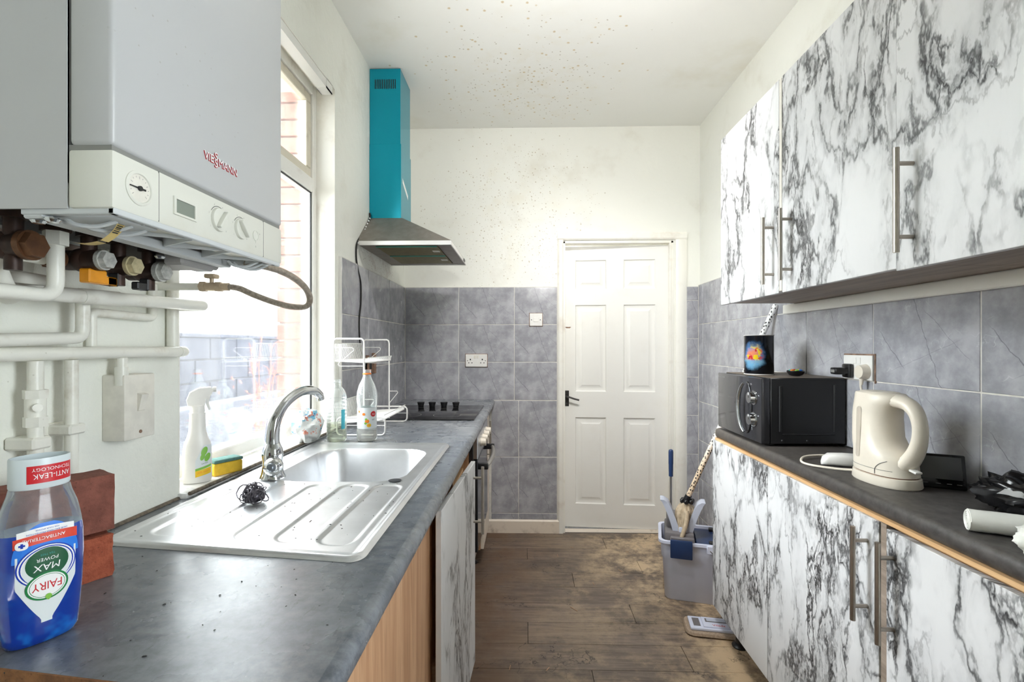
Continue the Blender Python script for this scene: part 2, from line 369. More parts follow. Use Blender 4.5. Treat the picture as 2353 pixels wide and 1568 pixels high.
M['blue_print'] = simple('print blue', (16,56,170), 0.4)
M['light_blue'] = simple('print light blue', (40,120,220), 0.4)
M['green_print'] = simple('print green', (20,120,62), 0.4)
M['dark_green'] = simple('print dark green', (18,84,52), 0.4)
M['lime'] = simple('print lime', (128,186,72), 0.4)
M['teal_print'] = simple('print teal', (52,150,140), 0.4)
M['white_print'] = simple('print white', (238,238,238), 0.4)
M['label_white'] = simple('label silver white', (220,226,228), 0.3)
M['black_print'] = simple('print black', (24,24,26), 0.5)
M['grey_print'] = simple('print grey', (120,120,118), 0.5)
M['yellow'] = simple('print yellow', (240,196,40), 0.5)
M['orange_print'] = simple('print orange', (240,130,40), 0.5)
M['sponge'] = simple('yellow sponge foam', (240,196,60), 0.9, var=0.12, vscale=80, bump=0.5, bscale=350)
M['scourer'] = simple('green scouring pad', (92,132,124), 0.95, var=0.3, vscale=160, bump=0.6, bscale=400)
M['wool'] = simple('dull steel wool', (104,100,108), 0.45, 0.6)
M['grey_bucket'] = simple('pale grey blue plastic', (214,219,238), 0.4, var=0.05, vscale=12)
M['grey_light'] = simple('light grey plastic', (190,196,212), 0.4)
M['grey_dark'] = simple('mid grey plastic', (112,108,110), 0.5)
M['navy'] = simple('navy plastic', (30,52,92), 0.35)
M['mop_rag'] = simple('dirty mop cloth', (196,178,152), 0.95, var=0.25, vscale=50, bump=0.5, bscale=250)
M['mop_pad'] = simple('beige microfibre', (176,156,136), 0.98, var=0.3, vscale=120, bump=0.9, bscale=300)
M['bag_white'] = simple('white bag film', (234,234,228), 0.3, var=0.06, vscale=30)
M['paper'] = simple('white paper', (240,240,240), 0.7)
M['rust'] = simple('rusty box', (150,118,98), 0.8, var=0.5, vscale=40)
M['yellow_tag'] = simple('yellowed tag', (216,190,120), 0.6, var=0.2, vscale=60)
M['hob'] = simple('black glass', (20,20,23), 0.12, var=0.3, vscale=9)
M['oven_glass'] = simple('dark oven glass', (34,36,40), 0.08)
M['hose'] = simple('steel braid', (176,164,150), 0.4, 0.6, var=0.4, vscale=160, bump=0.6, bscale=500)
M['microwave_front'] = simple('smoked mirror', (74,74,78), 0.09, 0.5)
M['dust_top'] = simple('dusty black top', (118,106,94), 0.6, var=0.3, vscale=40)

# ------------------------------------------------------------------ geometry helpers
class B:
    def __init__(s): s.bm = bmesh.new()
    def _pts(s, vs, faces):
        bv = [s.bm.verts.new(v) for v in vs]
        for f in faces:
            try: s.bm.faces.new([bv[i] for i in f])
            except ValueError: pass
        return bv
    def box(s, x0, x1, y0, y1, z0, z1, bev=0.0, seg=1, mtx=None):
        x0, x1 = min(x0,x1), max(x0,x1); y0, y1 = min(y0,y1), max(y0,y1); z0, z1 = min(z0,z1), max(z0,z1)
        t = bmesh.new()
        r = bmesh.ops.create_cube(t, size=1.0)
        for v in t.verts: v.co = V(((x0+x1)/2+v.co.x*(x1-x0), (y0+y1)/2+v.co.y*(y1-y0), (z0+z1)/2+v.co.z*(z1-z0)))
        if bev: bmesh.ops.bevel(t, geom=list(t.edges), offset=bev, segments=seg, profile=0.5, affect='EDGES', clamp_overlap=True)
        return s.join(t, mtx)
    def join(s, t, mtx=None):
        t.verts.index_update()
        m = {}
        for v in t.verts: m[v.index] = s.bm.verts.new(mtx @ v.co if mtx else v.co)
        for f in t.faces:
            try: s.bm.faces.new([m[v.index] for v in f.verts])
            except ValueError: pass
        t.free(); return s
    def poly(s, pts): s._pts(pts, [list(range(len(pts)))]); return s
    def hexa(s, p):
        """eight corners: bottom ring then top ring"""
        s._pts(p, [(3,2,1,0),(4,5,6,7),(0,1,5,4),(1,2,6,5),(2,3,7,6),(3,0,4,7)]); return s
    def cyl(s, p0, p1, r0, r1=None, n=16, caps=True, ph=0.0):
        p0, p1 = V(p0), V(p1); r1 = r0 if r1 is None else r1
        d = (p1-p0).normalized(); a = V((0,0,1)) if abs(d.z) < 0.9 else V((1,0,0))
        u = d.cross(a).normalized(); w = d.cross(u)
        vs = []
        for p, r in ((p0,r0),(p1,r1)):
            for i in range(n):
                t = 2*PI*i/n+ph; vs.append(p+u*(r*math.cos(t))+w*(r*math.sin(t)))
        fs = [(i,(i+1)%n,n+(i+1)%n,n+i) for i in range(n)]
        if caps: fs += [tuple(range(n))[::-1], tuple(range(n,2*n))]
        s._pts(vs, fs); return s
    def tube(s, pts, r, n=8, closed=False, caps=True):
        pts = [V(p) for p in pts]; k = len(pts)
        rs = r if isinstance(r, (list,tuple)) else [r]*k
        tan = []
        for i in range(k):
            a = pts[i-1] if (i or closed) else pts[i]; b = pts[(i+1)%k] if (i < k-1 or closed) else pts[i]
            tan.append((b-a).normalized())
        up = V((0,0,1)) if abs(tan[0].z) < 0.9 else V((1,0,0))
        u = tan[0].cross(up).normalized(); rings = []
        for i in range(k):
            u = (u - tan[i]*u.dot(tan[i])).normalized(); w = tan[i].cross(u)
            rings.append([s.bm.verts.new(pts[i]+u*(rs[i]*math.cos(2*PI*j/n))+w*(rs[i]*math.sin(2*PI*j/n))) for j in range(n)])
        m = k if closed else k-1
        for i in range(m):
            A, Bq = rings[i], rings[(i+1)%k]
            for j in range(n): s.bm.faces.new((A[j],A[(j+1)%n],Bq[(j+1)%n],Bq[j]))
        if caps and not closed:
            s.bm.faces.new(rings[0][::-1]); s.bm.faces.new(rings[-1])
        return s
    def lathe(s, prof, c=(0,0,0), n=24, sx=1.0, sy=1.0, mtx=None, cap0=True, cap1=True):
        c = V(c); rings = []
        for r, z in prof:
            ring = []
            for i in range(n):
                t = 2*PI*i/n; p = V((c.x+sx*r*math.cos(t), c.y+sy*r*math.sin(t), c.z+z))
                ring.append(s.bm.verts.new(mtx @ p if mtx else p))
            rings.append(ring)
        for a, b in zip(rings, rings[1:]):
            for j in range(n): s.bm.faces.new((a[j],a[(j+1)%n],b[(j+1)%n],b[j]))
        if cap0: s.bm.faces.new(rings[0][::-1])
        if cap1: s.bm.faces.new(rings[-1])
        return s
    def loft(s, rings, cap0=True, cap1=True):
        bv = [[s.bm.verts.new(p) for p in r] for r in rings]; n = len(rings[0])
        for a, b in zip(bv, bv[1:]):
            for j in range(n): s.bm.faces.new((a[j],a[(j+1)%n],b[(j+1)%n],b[j]))
        if cap0: s.bm.faces.new(bv[0][::-1])
        if cap1: s.bm.faces.new(bv[-1])
        return s
    def extrude(s, poly, d0, d1, axis='x'):
        """polygon in the other two axes, extruded along axis from d0 to d1"""
        def P(a, b, d): return {'x': (d,a,b), 'y': (a,d,b), 'z': (a,b,d)}[axis]
        n = len(poly)
        vs = [P(a,b,d0) for a,b in poly]+[P(a,b,d1) for a,b in poly]
        s._pts(vs, [tuple(range(n))[::-1], tuple(range(n,2*n))]+[(i,(i+1)%n,n+(i+1)%n,n+i) for i in range(n)]); return s
    def grid(s, nx, ny, fn):
        g = [[s.bm.verts.new(fn(i/nx, j/ny)) for j in range(ny+1)] for i in range(nx+1)]
        for i in range(nx):
            for j in range(ny): s.bm.faces.new((g[i][j],g[i+1][j],g[i+1][j+1],g[i][j+1]))
        return s
    def sphere(s, c, r, n=16, m=10, sx=1, sy=1, sz=1, mtx=None):
        prof = [(r*math.sin(PI*i/m), -r*math.cos(PI*i/m)) for i in range(m+1)]
        prof = [(max(a, 1e-5), b*sz) for a, b in prof]
        return s.lathe(prof, c, n, sx, sy, mtx)
    def xf(s, m):
        bmesh.ops.transform(s.bm, matrix=m, verts=list(s.bm.verts)); return s

WL = {}       # world location of every Empty root and part (all unrotated while they are built)
def mesh_of(b, mats, smooth=35, name='mesh'):
    bmesh.ops.recalc_face_normals(b.bm, faces=list(b.bm.faces))
    me = bpy.data.meshes.new(name); b.bm.to_mesh(me); b.bm.free()
    for m in (mats if isinstance(mats, (list,tuple)) else [mats]): me.materials.append(m)
    if smooth:
        me.polygons.foreach_set('use_smooth', [True]*len(me.polygons))
        me.set_sharp_from_angle(angle=math.radians(smooth))
    return me
def obj(name, b, mat, parent=None, smooth=35, label=None, cat=None, group=None, kind=None):
    if isinstance(mat, str): mat = M[mat]
    vs = [v.co for v in b.bm.verts]
    if parent is None:
        lo = V((min(v.x for v in vs), min(v.y for v in vs), min(v.z for v in vs))); hi = V((max(v.x for v in vs), max(v.y for v in vs), max(v.z for v in vs)))
        o0 = V(((lo.x+hi.x)/2, (lo.y+hi.y)/2, lo.z))
        sh = o0
    else:
        sh = WL[parent.name]; o0 = V((0,0,0))
    bmesh.ops.translate(b.bm, verts=list(b.bm.verts), vec=-sh)
    me = mesh_of(b, mat, smooth, name)
    o = bpy.data.objects.new(name, me); COL.objects.link(o); o.location = o0
    WL[o.name] = V(sh)
    if parent is not None: o.parent = parent
    tag(o, label, cat, group, kind); return o
def tag(o, label=None, cat=None, group=None, kind=None):
    if label: o['label'] = label
    if cat: o['category'] = cat
    if group: o['group'] = group
    if kind: o['kind'] = kind
    return o
def thing(name, label, cat, loc=(0,0,0), group=None):
    o = bpy.data.objects.new(name, None); COL.objects.link(o); o.location = loc; o.empty_display_size = 0.05
    WL[o.name] = V(loc); return tag(o, label, cat, group)
def rescale(o, k=None, kz=None):
    """shrink a finished thing a little and move it with the shrinkage (towards the middle of the near end of the room)"""
    x, y, z = o.location
    k = k or 0.369/(0.4-0.00804*y); kz = kz or k
    o.location = (0.838+k*(x-0.838), k*y, z); o.scale = (k, k, kz)
def kids(o): return [c for c in bpy.data.objects if c.parent is o]
def copy_tree(o, parent=None):
    c = o.copy(); COL.objects.link(c); WL[c.name] = WL[o.name].copy()
    if parent is not None: c.parent = parent
    for ch in kids(o): copy_tree(ch, c)
    return c
def struct(name, b, mat, smooth=0, parent=None, label=None):
    o = obj(name, b, mat, parent, smooth, label)
    if parent is None: o['kind'] = 'structure'
    return o

def spline(pts, n=8, closed=False):
    """Catmull-Rom through the points"""
    P = [V(p) for p in pts]; out = []; k = len(P)
    for i in range(k if closed else k-1):
        p0 = P[(i-1)%k] if (closed or i) else P[0]*2-P[1]; p1 = P[i]; p2 = P[(i+1)%k]
        p3 = P[(i+2)%k] if (closed or i+2 < k) else P[-1]*2-P[-2]
        for j in range(n):
            t = j/n
            out.append(0.5*((2*p1)+(p2-p0)*t+(2*p0-5*p1+4*p2-p3)*t*t+(3*p1-p0-3*p2+p3)*t**3))
    if not closed: out.append(P[-1])
    return out
def rrect(x0, x1, y0, y1, r, n=5):
    out = []
    for cx, cy, a in ((x1-r,y1-r,0),(x0+r,y1-r,PI/2),(x0+r,y0+r,PI),(x1-r,y0+r,1.5*PI)):
        for i in range(n+1):
            t = a+PI/2*i/n; out.append((cx+r*math.cos(t), cy+r*math.sin(t)))
    return out
def ellipse(cx, cy, a, b, n=32, e=2.0):
    out = []
    for i in range(n):
        t = 2*PI*i/n; c, s = math.cos(t), math.sin(t)
        out.append((cx+a*math.copysign(abs(c)**(2/e), c), cy+b*math.copysign(abs(s)**(2/e), s)))
    return out

_txt = {}
def text2d(body, size, align='CENTER', space=1.0, shear=0.0):
    """the outline of a word as (verts, faces) in its own plane, centred on the baseline"""
    key = (body, size, align, space, shear)
    if key not in _txt:
        c = bpy.data.curves.new('lettering', 'FONT'); c.body = body; c.size = size; c.align_x = align; c.space_character = space; c.shear = shear
        c.resolution_u = 3
        o = bpy.data.objects.new('lettering', c); COL.objects.link(o)
        me = bpy.data.meshes.new_from_object(o.evaluated_get(bpy.context.evaluated_depsgraph_get()))
        _txt[key] = ([tuple(v.co[:2]) for v in me.vertices], [tuple(p.vertices) for p in me.polygons])
        bpy.data.objects.remove(o); bpy.data.curves.remove(c); bpy.data.meshes.remove(me)
    return _txt[key]
def decal(name, vf, fn, mat, parent, thick=0.0):
    """flat print laid on a surface: fn maps the print's plane to the world"""
    b = B(); vs, fs = vf
    b._pts([fn(u, v) for u, v in vs], fs)
    return obj(name, b, mat, parent, 0)
def text(name, body, size, org, xd, yd, mat, parent, align='CENTER', lift=0.0004, space=1.0, raise_=0.0, shear=0.0):
    org, xd, yd = V(org), V(xd).normalized(), V(yd).normalized(); nd = xd.cross(yd)
    vs, fs = text2d(body, size, align, space, shear)
    b = B()
    if raise_:
        t = bmesh.new(); bv = [t.verts.new(org+xd*u+yd*v+nd*lift) for u, v in vs]
        for f in fs:
            try: t.faces.new([bv[i] for i in f])
            except ValueError: pass
        r = bmesh.ops.extrude_face_region(t, geom=list(t.faces))
        bmesh.ops.translate(t, verts=[g for g in r['geom'] if isinstance(g, bmesh.types.BMVert)], vec=nd*raise_)
        b.join(t)
    else:
        b._pts([org+xd*u+yd*v+nd*lift for u, v in vs], fs)
    return obj(name, b, mat, parent, 0)
def disc2d(pts, rings=4, c=None):
    """a filled outline with inner rings so that it can follow a curved surface"""
    n = len(pts); c = c or (sum(p[0] for p in pts)/n, sum(p[1] for p in pts)/n)
    vs = [c]; fs = []
    for k in range(1, rings+1):
        for p in pts: vs.append((c[0]+(p[0]-c[0])*k/rings, c[1]+(p[1]-c[1])*k/rings))
    for i in range(n): fs.append((0, 1+i, 1+(i+1)%n))
    for k in range(rings-1):
        for i in range(n): fs.append((1+k*n+i, 1+(k+1)*n+i, 1+(k+1)*n+(i+1)%n, 1+k*n+(i+1)%n))
    return vs, fs
def ring2d(outer, inner):
    n = len(outer); return list(outer)+list(inner), [(i,(i+1)%n,n+(i+1)%n,n+i) for i in range(n)]
def strip2d(top, bot):
    n = len(top); return list(top)+list(bot), [(i,i+1,n+i+1,n+i) for i in range(n-1)]

_tiles = {}
def tile(parent, u, v, w, h, wall, t=0.009, face=None):
    """one ceramic tile: centre (u,v) on the wall, w by h; wall: 'left','right' (u runs along Y) or 'back' (u along X)"""
    key = (round(w,3), round(h,3))
    if key not in _tiles:
        b = B(); b.box(-w/2, w/2, -t, 0, -h/2, h/2, 0.0016, 1)
        _tiles[key] = mesh_of(b, M['tile'], 40, 'tile')
    o = bpy.data.objects.new('tile', _tiles[key]); COL.objects.link(o)
    j = random.uniform(-0.0006, 0.0006)
    if wall == 'back': p = V((u, BACK-0.0035+j, v)); o.rotation_euler = (0, 0, 0)
    elif wall == 'left': p = V((0.0035+j, u, v)); o.rotation_euler = (0, 0, PI/2)
    else: p = V((RIGHT-0.0035+j, u, v)); o.rotation_euler = (0, 0, -PI/2)
    o.location = p-WL[parent.name]; o.parent = parent
    return o
BACK, RIGHT, CEIL = 3.343, 2.022, 2.775
WT = 0.91          # worktop height

# ------------------------------------------------------------------ the room
b = B(); b.box(-0.0, RIGHT, -1.7, BACK+0.02, -0.12, -0.0045)
floor = struct('floor', b, 'black_rubber')
_pl = {}
def plank(parent, x0, x1, y0, y1):
    w, d = x1-x0-0.0016, y1-y0-0.0016; key = (round(w,3), round(d,3))
    if key not in _pl:
        q = B(); q.box(-w/2, w/2, -d/2, d/2, -0.0045, 0, 0.0012, 1); _pl[key] = mesh_of(q, M['floor'], 40, 'plank')
    o = bpy.data.objects.new('plank', _pl[key]); COL.objects.link(o)
    o.location = V(((x0+x1)/2, (y0+y1)/2, random.uniform(-0.0004, 0)))-WL[parent.name]; o.parent = parent
yy = -1.7; k = 0
offs = [0.55, 1.10, 0.30, 0.85, 1.35]
while yy < BACK:
    y1 = min(yy+0.165, BACK); o0 = offs[k % 5]
    cuts = [0.0]+[c for c in (o0, o0+1.2) if 0.05 < c < RIGHT-0.05]+[RIGHT]
    for a, c in zip(cuts, cuts[1:]): plank(floor, a, c, yy, y1)
    yy = y1; k += 1

b = B(); b.box(-0.13, RIGHT+0.12, -1.72, BACK+0.1, CEIL, CEIL+0.12)
struct('ceiling', b, 'ceiling')

WY0, WY1, WZ0, WZ1 = 1.156, 2.127, 0.923, 2.412       # kitchen window opening
def pierced(x0, x1, y0, y1, z0, z1, oy0, oy1, oz0, oz1):
    b = B(); b.box(x0, x1, y0, oy0, z0, z1); b.box(x0, x1, oy1, y1, z0, z1)
    b.box(x0, x1, oy0, oy1, z0, oz0); b.box(x0, x1, oy0, oy1, oz1, z1); return b
wall_left = struct('wall_left', pierced(-0.13, 0, -1.72, BACK, 0, CEIL, WY0, WY1, WZ0-0.02, WZ1), 'left_wall')
b = pierced(-0.25, -0.131, -1.72, BACK, -0.3, CEIL+0.3, WY0+0.02, WY1+0.004, WZ0-0.06, WZ1-0.02)
wall_outer = struct('wall_outer', b, 'mortar')
brick_me = None
for i in range(22):                                   # the far jamb outside, brick by brick
    q = B(); z = 0.86+i*0.0745
    if brick_me is None:
        q.box(-0.059, 0.059, -0.0105, 0.0105, -0.0325, 0.0325, 0.002, 1); brick_me = mesh_of(q, M['brick_out'], 30, 'brick')
    else: q.bm.free()
    if z > 2.40: break
    o = bpy.data.objects.new('brick', brick_me); COL.objects.link(o); o.parent = wall_outer
    o.location = V((-0.192, WY1-0.006, z+0.033))-WL[wall_outer.name]

b = B()
DX0, DX1, DZ1 = 1.098, 1.842, 1.992                  # doorway
b.box(-0.13, DX0, BACK, BACK+0.11, 0, CEIL); b.box(DX1, RIGHT+0.12, BACK, BACK+0.11, 0, CEIL); b.box(DX0, DX1, BACK, BACK+0.11, DZ1, CEIL)
wall_back = struct('wall_back', b, 'white_wall')
GY0, GY1, GZ0, GZ1 = -0.28, 0.32, 0.80, 2.00         # side window made up out of view, letting in fill light
b = pierced(RIGHT, RIGHT+0.12, -1.72, BACK, 0, CEIL, GY0, GY1, GZ0, GZ1)
wall_right = struct('wall_right', b, 'white_wall')
b = B(); b.box(-0.13, RIGHT+0.12, -1.84, -1.72, 0, CEIL); struct('wall_rear', b, 'white_wall')
b = B()
for y0, y1, z0, z1 in ((GY0,GY0+0.06,GZ0,GZ1),(GY1-0.06,GY1,GZ0,GZ1),(GY0+0.06,GY1-0.06,GZ0,GZ0+0.12),(GY0+0.06,GY1-0.06,GZ1-0.08,GZ1)): b.box(RIGHT+0.03, RIGHT+0.08, y0, y1, z0, z1, 0.003)
w2 = struct('fill_window', b, 'upvc', 30)
b = B(); b.box(RIGHT+0.05, RIGHT+0.056, GY0+0.06, GY1-0.06, GZ0+0.12, GZ1-0.08); obj('pane', b, 'thin_glass', w2)

# tiles
def tiles_grid(parent, us, vs, wall, skip=None):
    for u0, u1 in zip(us, us[1:]):
        for v0, v1 in zip(vs, vs[1:]):
            if skip and skip((u0+u1)/2, (v0+v1)/2): continue
            tile(parent, (u0+u1)/2, (v0+v1)/2, abs(u1-u0)-0.0036, abs(v1-v0)-0.0036, wall)
b = B(); b.box(-0.002, 0.0108, 2.172, BACK, WT-0.03, 1.682); obj('grout', b, 'grout', wall_left, 0)
tiles_grid(wall_left, [2.177, 2.55, 2.94, BACK-0.013], [WT-0.005, 1.167, 1.424, 1.680], 'left')
b = B(); b.box(2*0+0.0, 0.012, 2.166, 2.174, WT, 1.684, 0.001); obj('tile_trim', b, 'white_plastic', wall_left, 30)
b = B(); b.box(0, 1.056, BACK-0.0108, BACK+0.002, 0.0, 1.682); b.box(1.931, RIGHT, BACK-0.0108, BACK+0.002, 0.0, 1.682); obj('grout', b, 'grout', wall_back, 0)
tiles_grid(wall_back, [0.013, 0.383, 0.763, 1.055], [0.907, 1.167, 1.424, 1.680], 'back')
tiles_grid(wall_back, [0.605, 0.793, 1.055], [0.092, 0.134, 0.519, 0.905], 'back')
tiles_grid(wall_back, [1.930, RIGHT-0.013], [0.0, 0.030, 0.289, 0.546, 0.808, 1.067, 1.328, 1.587, 1.680], 'back')
b = B(); b.box(RIGHT-0.0108, RIGHT+0.002, 0.4, BACK, 0, 1.436); b.box(RIGHT-0.0108, RIGHT+0.002, 2.15, BACK, 1.436, 1.692); obj('grout', b, 'grout', wall_right, 0)
ucut = [BACK-0.013, 3.253, 2.85, 2.455, 2.064, 1.675, 1.287, 0.90, 0.51]
tiles_grid(wall_right, ucut, [0.0, 0.130, 0.388, 0.645, 0.905, 1.158, 1.424], 'right', lambda u, v: v < 0.80 and u < 2.1)
tiles_grid(wall_right, [BACK-0.013, 3.253, 2.85, 2.455, 2.15], [1.424, 1.690], 'right')

# skirting, architrave, door
b = B(); b.extrude([(BACK-0.018,0),(BACK,0),(BACK,0.092),(BACK-0.010,0.092),(BACK-0.018,0.080)], 0.55, 1.09, 'x')
struct('baseboard_back', b, 'skirting', 30)
b = B()
prof = [(0,0),(0.042,0),(0.042,-0.012),(0.034,-0.019),(0.012,-0.019),(0.004,-0.012),(0,-0.010)]
AX0, AX1, AZ = 1.058, 1.932, 2.052
def arch_side(x, sgn, w, z1):
    b.extrude([(x+sgn*p[0]*w/0.042, BACK+p[1]) for p in prof], 0.0, z1, 'z')
arch_side(AX0, 1, 0.040, AZ-0.0525); arch_side(AX1, -1, 0.075, AZ-0.0525)
b.extrude([(BACK+p[1], AZ-p[0]*0.052/0.042) for p in prof], AX0, AX1, 'x')
struct('trim_1', b, 'gloss_white', 30)
b = B()
b.box(DX0, DX0+0.012, BACK-0.004, BACK+0.11, 0, DZ1); b.box(DX1-0.012, DX1, BACK-0.004, BACK+0.11, 0, DZ1); b.box(DX0, DX1, BACK-0.004, BACK+0.11, DZ1-0.012, DZ1)
b.box(DX1-0.024, DX1-0.012, BACK-0.004, BACK+0.03, 0, DZ1-0.012, 0.002)
struct('trim_2', b, 'gloss_white', 30)

door = thing('door_1', None, None, (DX1-0.0135, BACK+0.036, 0)); door['kind'] = 'structure'
DW, D0, D1, DT = 0.728, 0.011, 1.974, 0.035
# built closed with the hinge at the origin, the leaf running to -x, front face at y=0; then swung a little away
ox, oy = door.location.x, door.location.y
def dx(a): return ox-DW+a
def dz(v): return D1-v
cols = [(0.086, 0.300), (0.418, 0.634)]
rows = [(0.097, 0.300), (0.410, 1.015), (1.195, 1.800)]
b = B()
for a, c in ((0,0.086),(0.300,0.418),(0.634,DW)): b.box(dx(a), dx(c), oy, oy+DT, D0, D1)
for v0, v1 in ((0,0.097),(0.300,0.410),(1.015,1.195),(1.800,D1-D0)):
    for a, c in cols: b.box(dx(a), dx(c), oy, oy+DT, dz(v1), dz(v0))
obj('leaf', b, 'door_white', door, 0)
for a, c in cols:
    for v0, v1 in rows:
        q = B()
        x0, x1, z0, z1 = dx(a), dx(c), dz(v1), dz(v0)
        def ring(i, d): return [V((x0+i,oy+d,z0+i)), V((x1-i,oy+d,z0+i)), V((x1-i,oy+d,z1-i)), V((x0+i,oy+d,z1-i))]
        q.loft([ring(0,0), ring(0.006,0.0105), ring(0.013,0.012), ring(0.026,0.011), ring(0.046,0.002), ring(0.049,0.0018)], cap0=False)
        obj('panel', q, 'door_white', door, 20)
q = B(); px = dx(0.026); q.box(px-0.016, px+0.016, oy-0.003, oy, 0.855, 0.965, 0.002)
h = obj('handle_plate', q, simple('worn dark plate', (70,68,66), 0.4, 0.6, var=0.5, vscale=60), door, 30, label='dark worn handle plate')
q = B(); q.cyl((px,oy-0.002,0.925),(px,oy-0.03,0.925),0.008,n=12); q.tube(spline([(px,oy-0.030,0.925),(px+0.02,oy-0.044,0.922),(px+0.05,oy-0.046,0.912),(px+0.085,oy-0.044,0.903)],5),[0.0065]*16,8)
q.cyl((px,oy-0.003,0.876),(px,oy-0.0045,0.876),0.005,n=8)
obj('lever_handle', q, simple('dull lever', (92,90,90), 0.3, 0.8), h, 40)
q = B(); q._pts([V((px+0.01+0.018*math.cos(t)*(1+0.3*math.sin(3*t)), oy-0.0006, 1.407+0.007*math.sin(t)*(1+0.4*math.cos(2*t)))) for t in [i*PI/7 for i in range(14)]], [tuple(range(14))])
obj('chipped_hole', q, 'rust', door, 0, label='chipped brown hole left by an old lock')
door.rotation_euler = (0, 0, math.radians(-4.2))

# beyond the door: hall floor with grey tiles and a pale wall
hall = B(); hall.box(DX0-0.4, DX1+0.4, BACK+0.02, 4.9, -0.12, -0.006); hf = struct('floor_hall', hall, 'grout')
for i in range(5):
    q = B(); q.box(DX0-0.2+i*0.245, DX0+0.04+i*0.245, BACK+0.055, BACK+0.30, -0.006, 0.004, 0.0015)
    obj('tile', q, 'tile', hf, 30)
q = B(); q.extrude([(BACK+0.02,-0.006),(BACK+0.058,-0.006),(BACK+0.056,0.006),(BACK+0.05,0.010),(BACK+0.03,0.009)], DX0+0.012, DX1-0.012, 'x'); struct('trim_3', q, 'skirting', 30)
hall = B(); hall.box(DX0-0.4, DX1+0.4, 4.9, 5.0, -0.1, 2.9); hall.box(DX0-0.5, DX0-0.4, BACK+0.11, 5.0, -0.1, 2.9); hall.box(DX1+0.4, DX1+0.5, BACK+0.11, 5.0, -0.1, 2.9); hall.box(DX0-0.4, DX1+0.4, BACK+0.11, 4.9, 2.75, 2.9)
struct('wall_hall', hall, 'white_wall')
d = bpy.data.lights.new('hall_fill', 'POINT'); d.energy = 26; d.color = (1, 0.98, 0.95); d.shadow_soft_size = 0.08  # light added so the gap round the door shows bright
o = bpy.data.objects.new('hall_fill', d); COL.objects.link(o); o.location = (1.35, 4.3, 2.45)

# ------------------------------------------------------------------ kitchen window
b = B(); FX0, FX1 = -0.128, -0.082
jw = 0.038
b.box(FX0, FX1, WY0, WY0+jw, WZ0+0.035, WZ1, 0.003); b.box(FX0, FX1, WY1-jw, WY1, WZ0+0.035, WZ1, 0.003)
b.box(FX0, FX1, WY0+jw, WY1-jw, WZ1-0.045, WZ1, 0.003); b.box(FX0, FX1, WY0+jw, WY1-jw, WZ0+0.0, WZ0+0.042, 0.004)
b.box(FX0, FX1, WY0+jw, WY1-jw, 1.945, 2.005, 0.003)
win = struct('window_1', b, 'upvc', 30)
q = B()                                               # hinged top sash, yellowed
for y0, y1, z0, z1 in ((WY0+jw,WY1-jw,2.005,2.045),(WY0+jw,WY1-jw,WZ1-0.085,WZ1-0.045),(WY0+jw,WY0+jw+0.045,2.045,WZ1-0.085),(WY1-jw-0.045,WY1-jw,2.045,WZ1-0.085)):
    q.box(FX0+0.006, FX1-0.008, y0+0.002, y1-0.002, z0+0.001, z1-0.001, 0.003)
sash = obj('sash', q, 'beige_frame', win, 30, label='yellowed beige top sash')
q = B(); q.box(-0.112, -0.109, WY0+jw+0.04, WY1-jw-0.04, 2.04, WZ1-0.08); obj('pane', q, 'window_glass', sash, 0)
q = B(); q.box(-0.112, -0.109, WY0+jw-0.006, WY1-jw+0.006, WZ0+0.038, 1.950); obj('pane', q, 'window_glass', win, 0)
q = B()
for y in (WY1-jw-0.0005, ): q.box(FX1-0.012, FX1-0.006, y-0.004, y, WZ0+0.045, 1.94)
for z in (1.9435,): q.box(FX1-0.012, FX1-0.006, WY0+jw, WY1-jw, z-0.003, z)
obj('gasket', q, 'black_rubber', win, 0)
q = B(); q.box(FX1-0.002, 0.022, WY0-0.004, WY1+0.0, WZ0-0.028, WZ0, 0.006, 2); struct('trim_4', q, 'sill', 30)   # window board
q = B(); q.box(FX1, 0.0, WY1-0.0045, WY1-0.0005, WZ0, WZ1); q.box(FX1, 0, WY0+0.0005, WY0+0.004, WZ0, WZ1); q.box(FX1, 0, WY0, WY1, WZ1-0.005, WZ1-0.0005); struct('trim_5', q, 'gloss_white', 0)   # reveal lining

# blind headrail fixed along the head of the window
rail = thing('blind_headrail', 'white blind headrail with an open end fixed along the window head', 'blind rail', (-0.02, 1.6, WZ1-0.05))
q = B(); q.extrude([(-0.045,WZ1-0.040),(-0.002,WZ1-0.040),(-0.002,WZ1-0.005),(-0.045,WZ1-0.005)], WY0+0.004, 2.035, 'y'); obj('rail', q, 'upvc', rail, 30)
q = B(); q.box(-0.047, 0.0, 2.035, 2.095, WZ1-0.042, WZ1-0.036); q.box(-0.047,-0.044,2.035,2.095,WZ1-0.042,WZ1-0.002); q.box(-0.003,0.0,2.035,2.095,WZ1-0.042,WZ1-0.002); obj('end_bracket', q, 'upvc', rail, 0)
q = B(); q.box(-0.040, -0.008, 2.0352, 2.038, WZ1-0.034, WZ1-0.010); obj('end_cap', q, 'rust', rail, 0, label='rusty brown end of the rail')

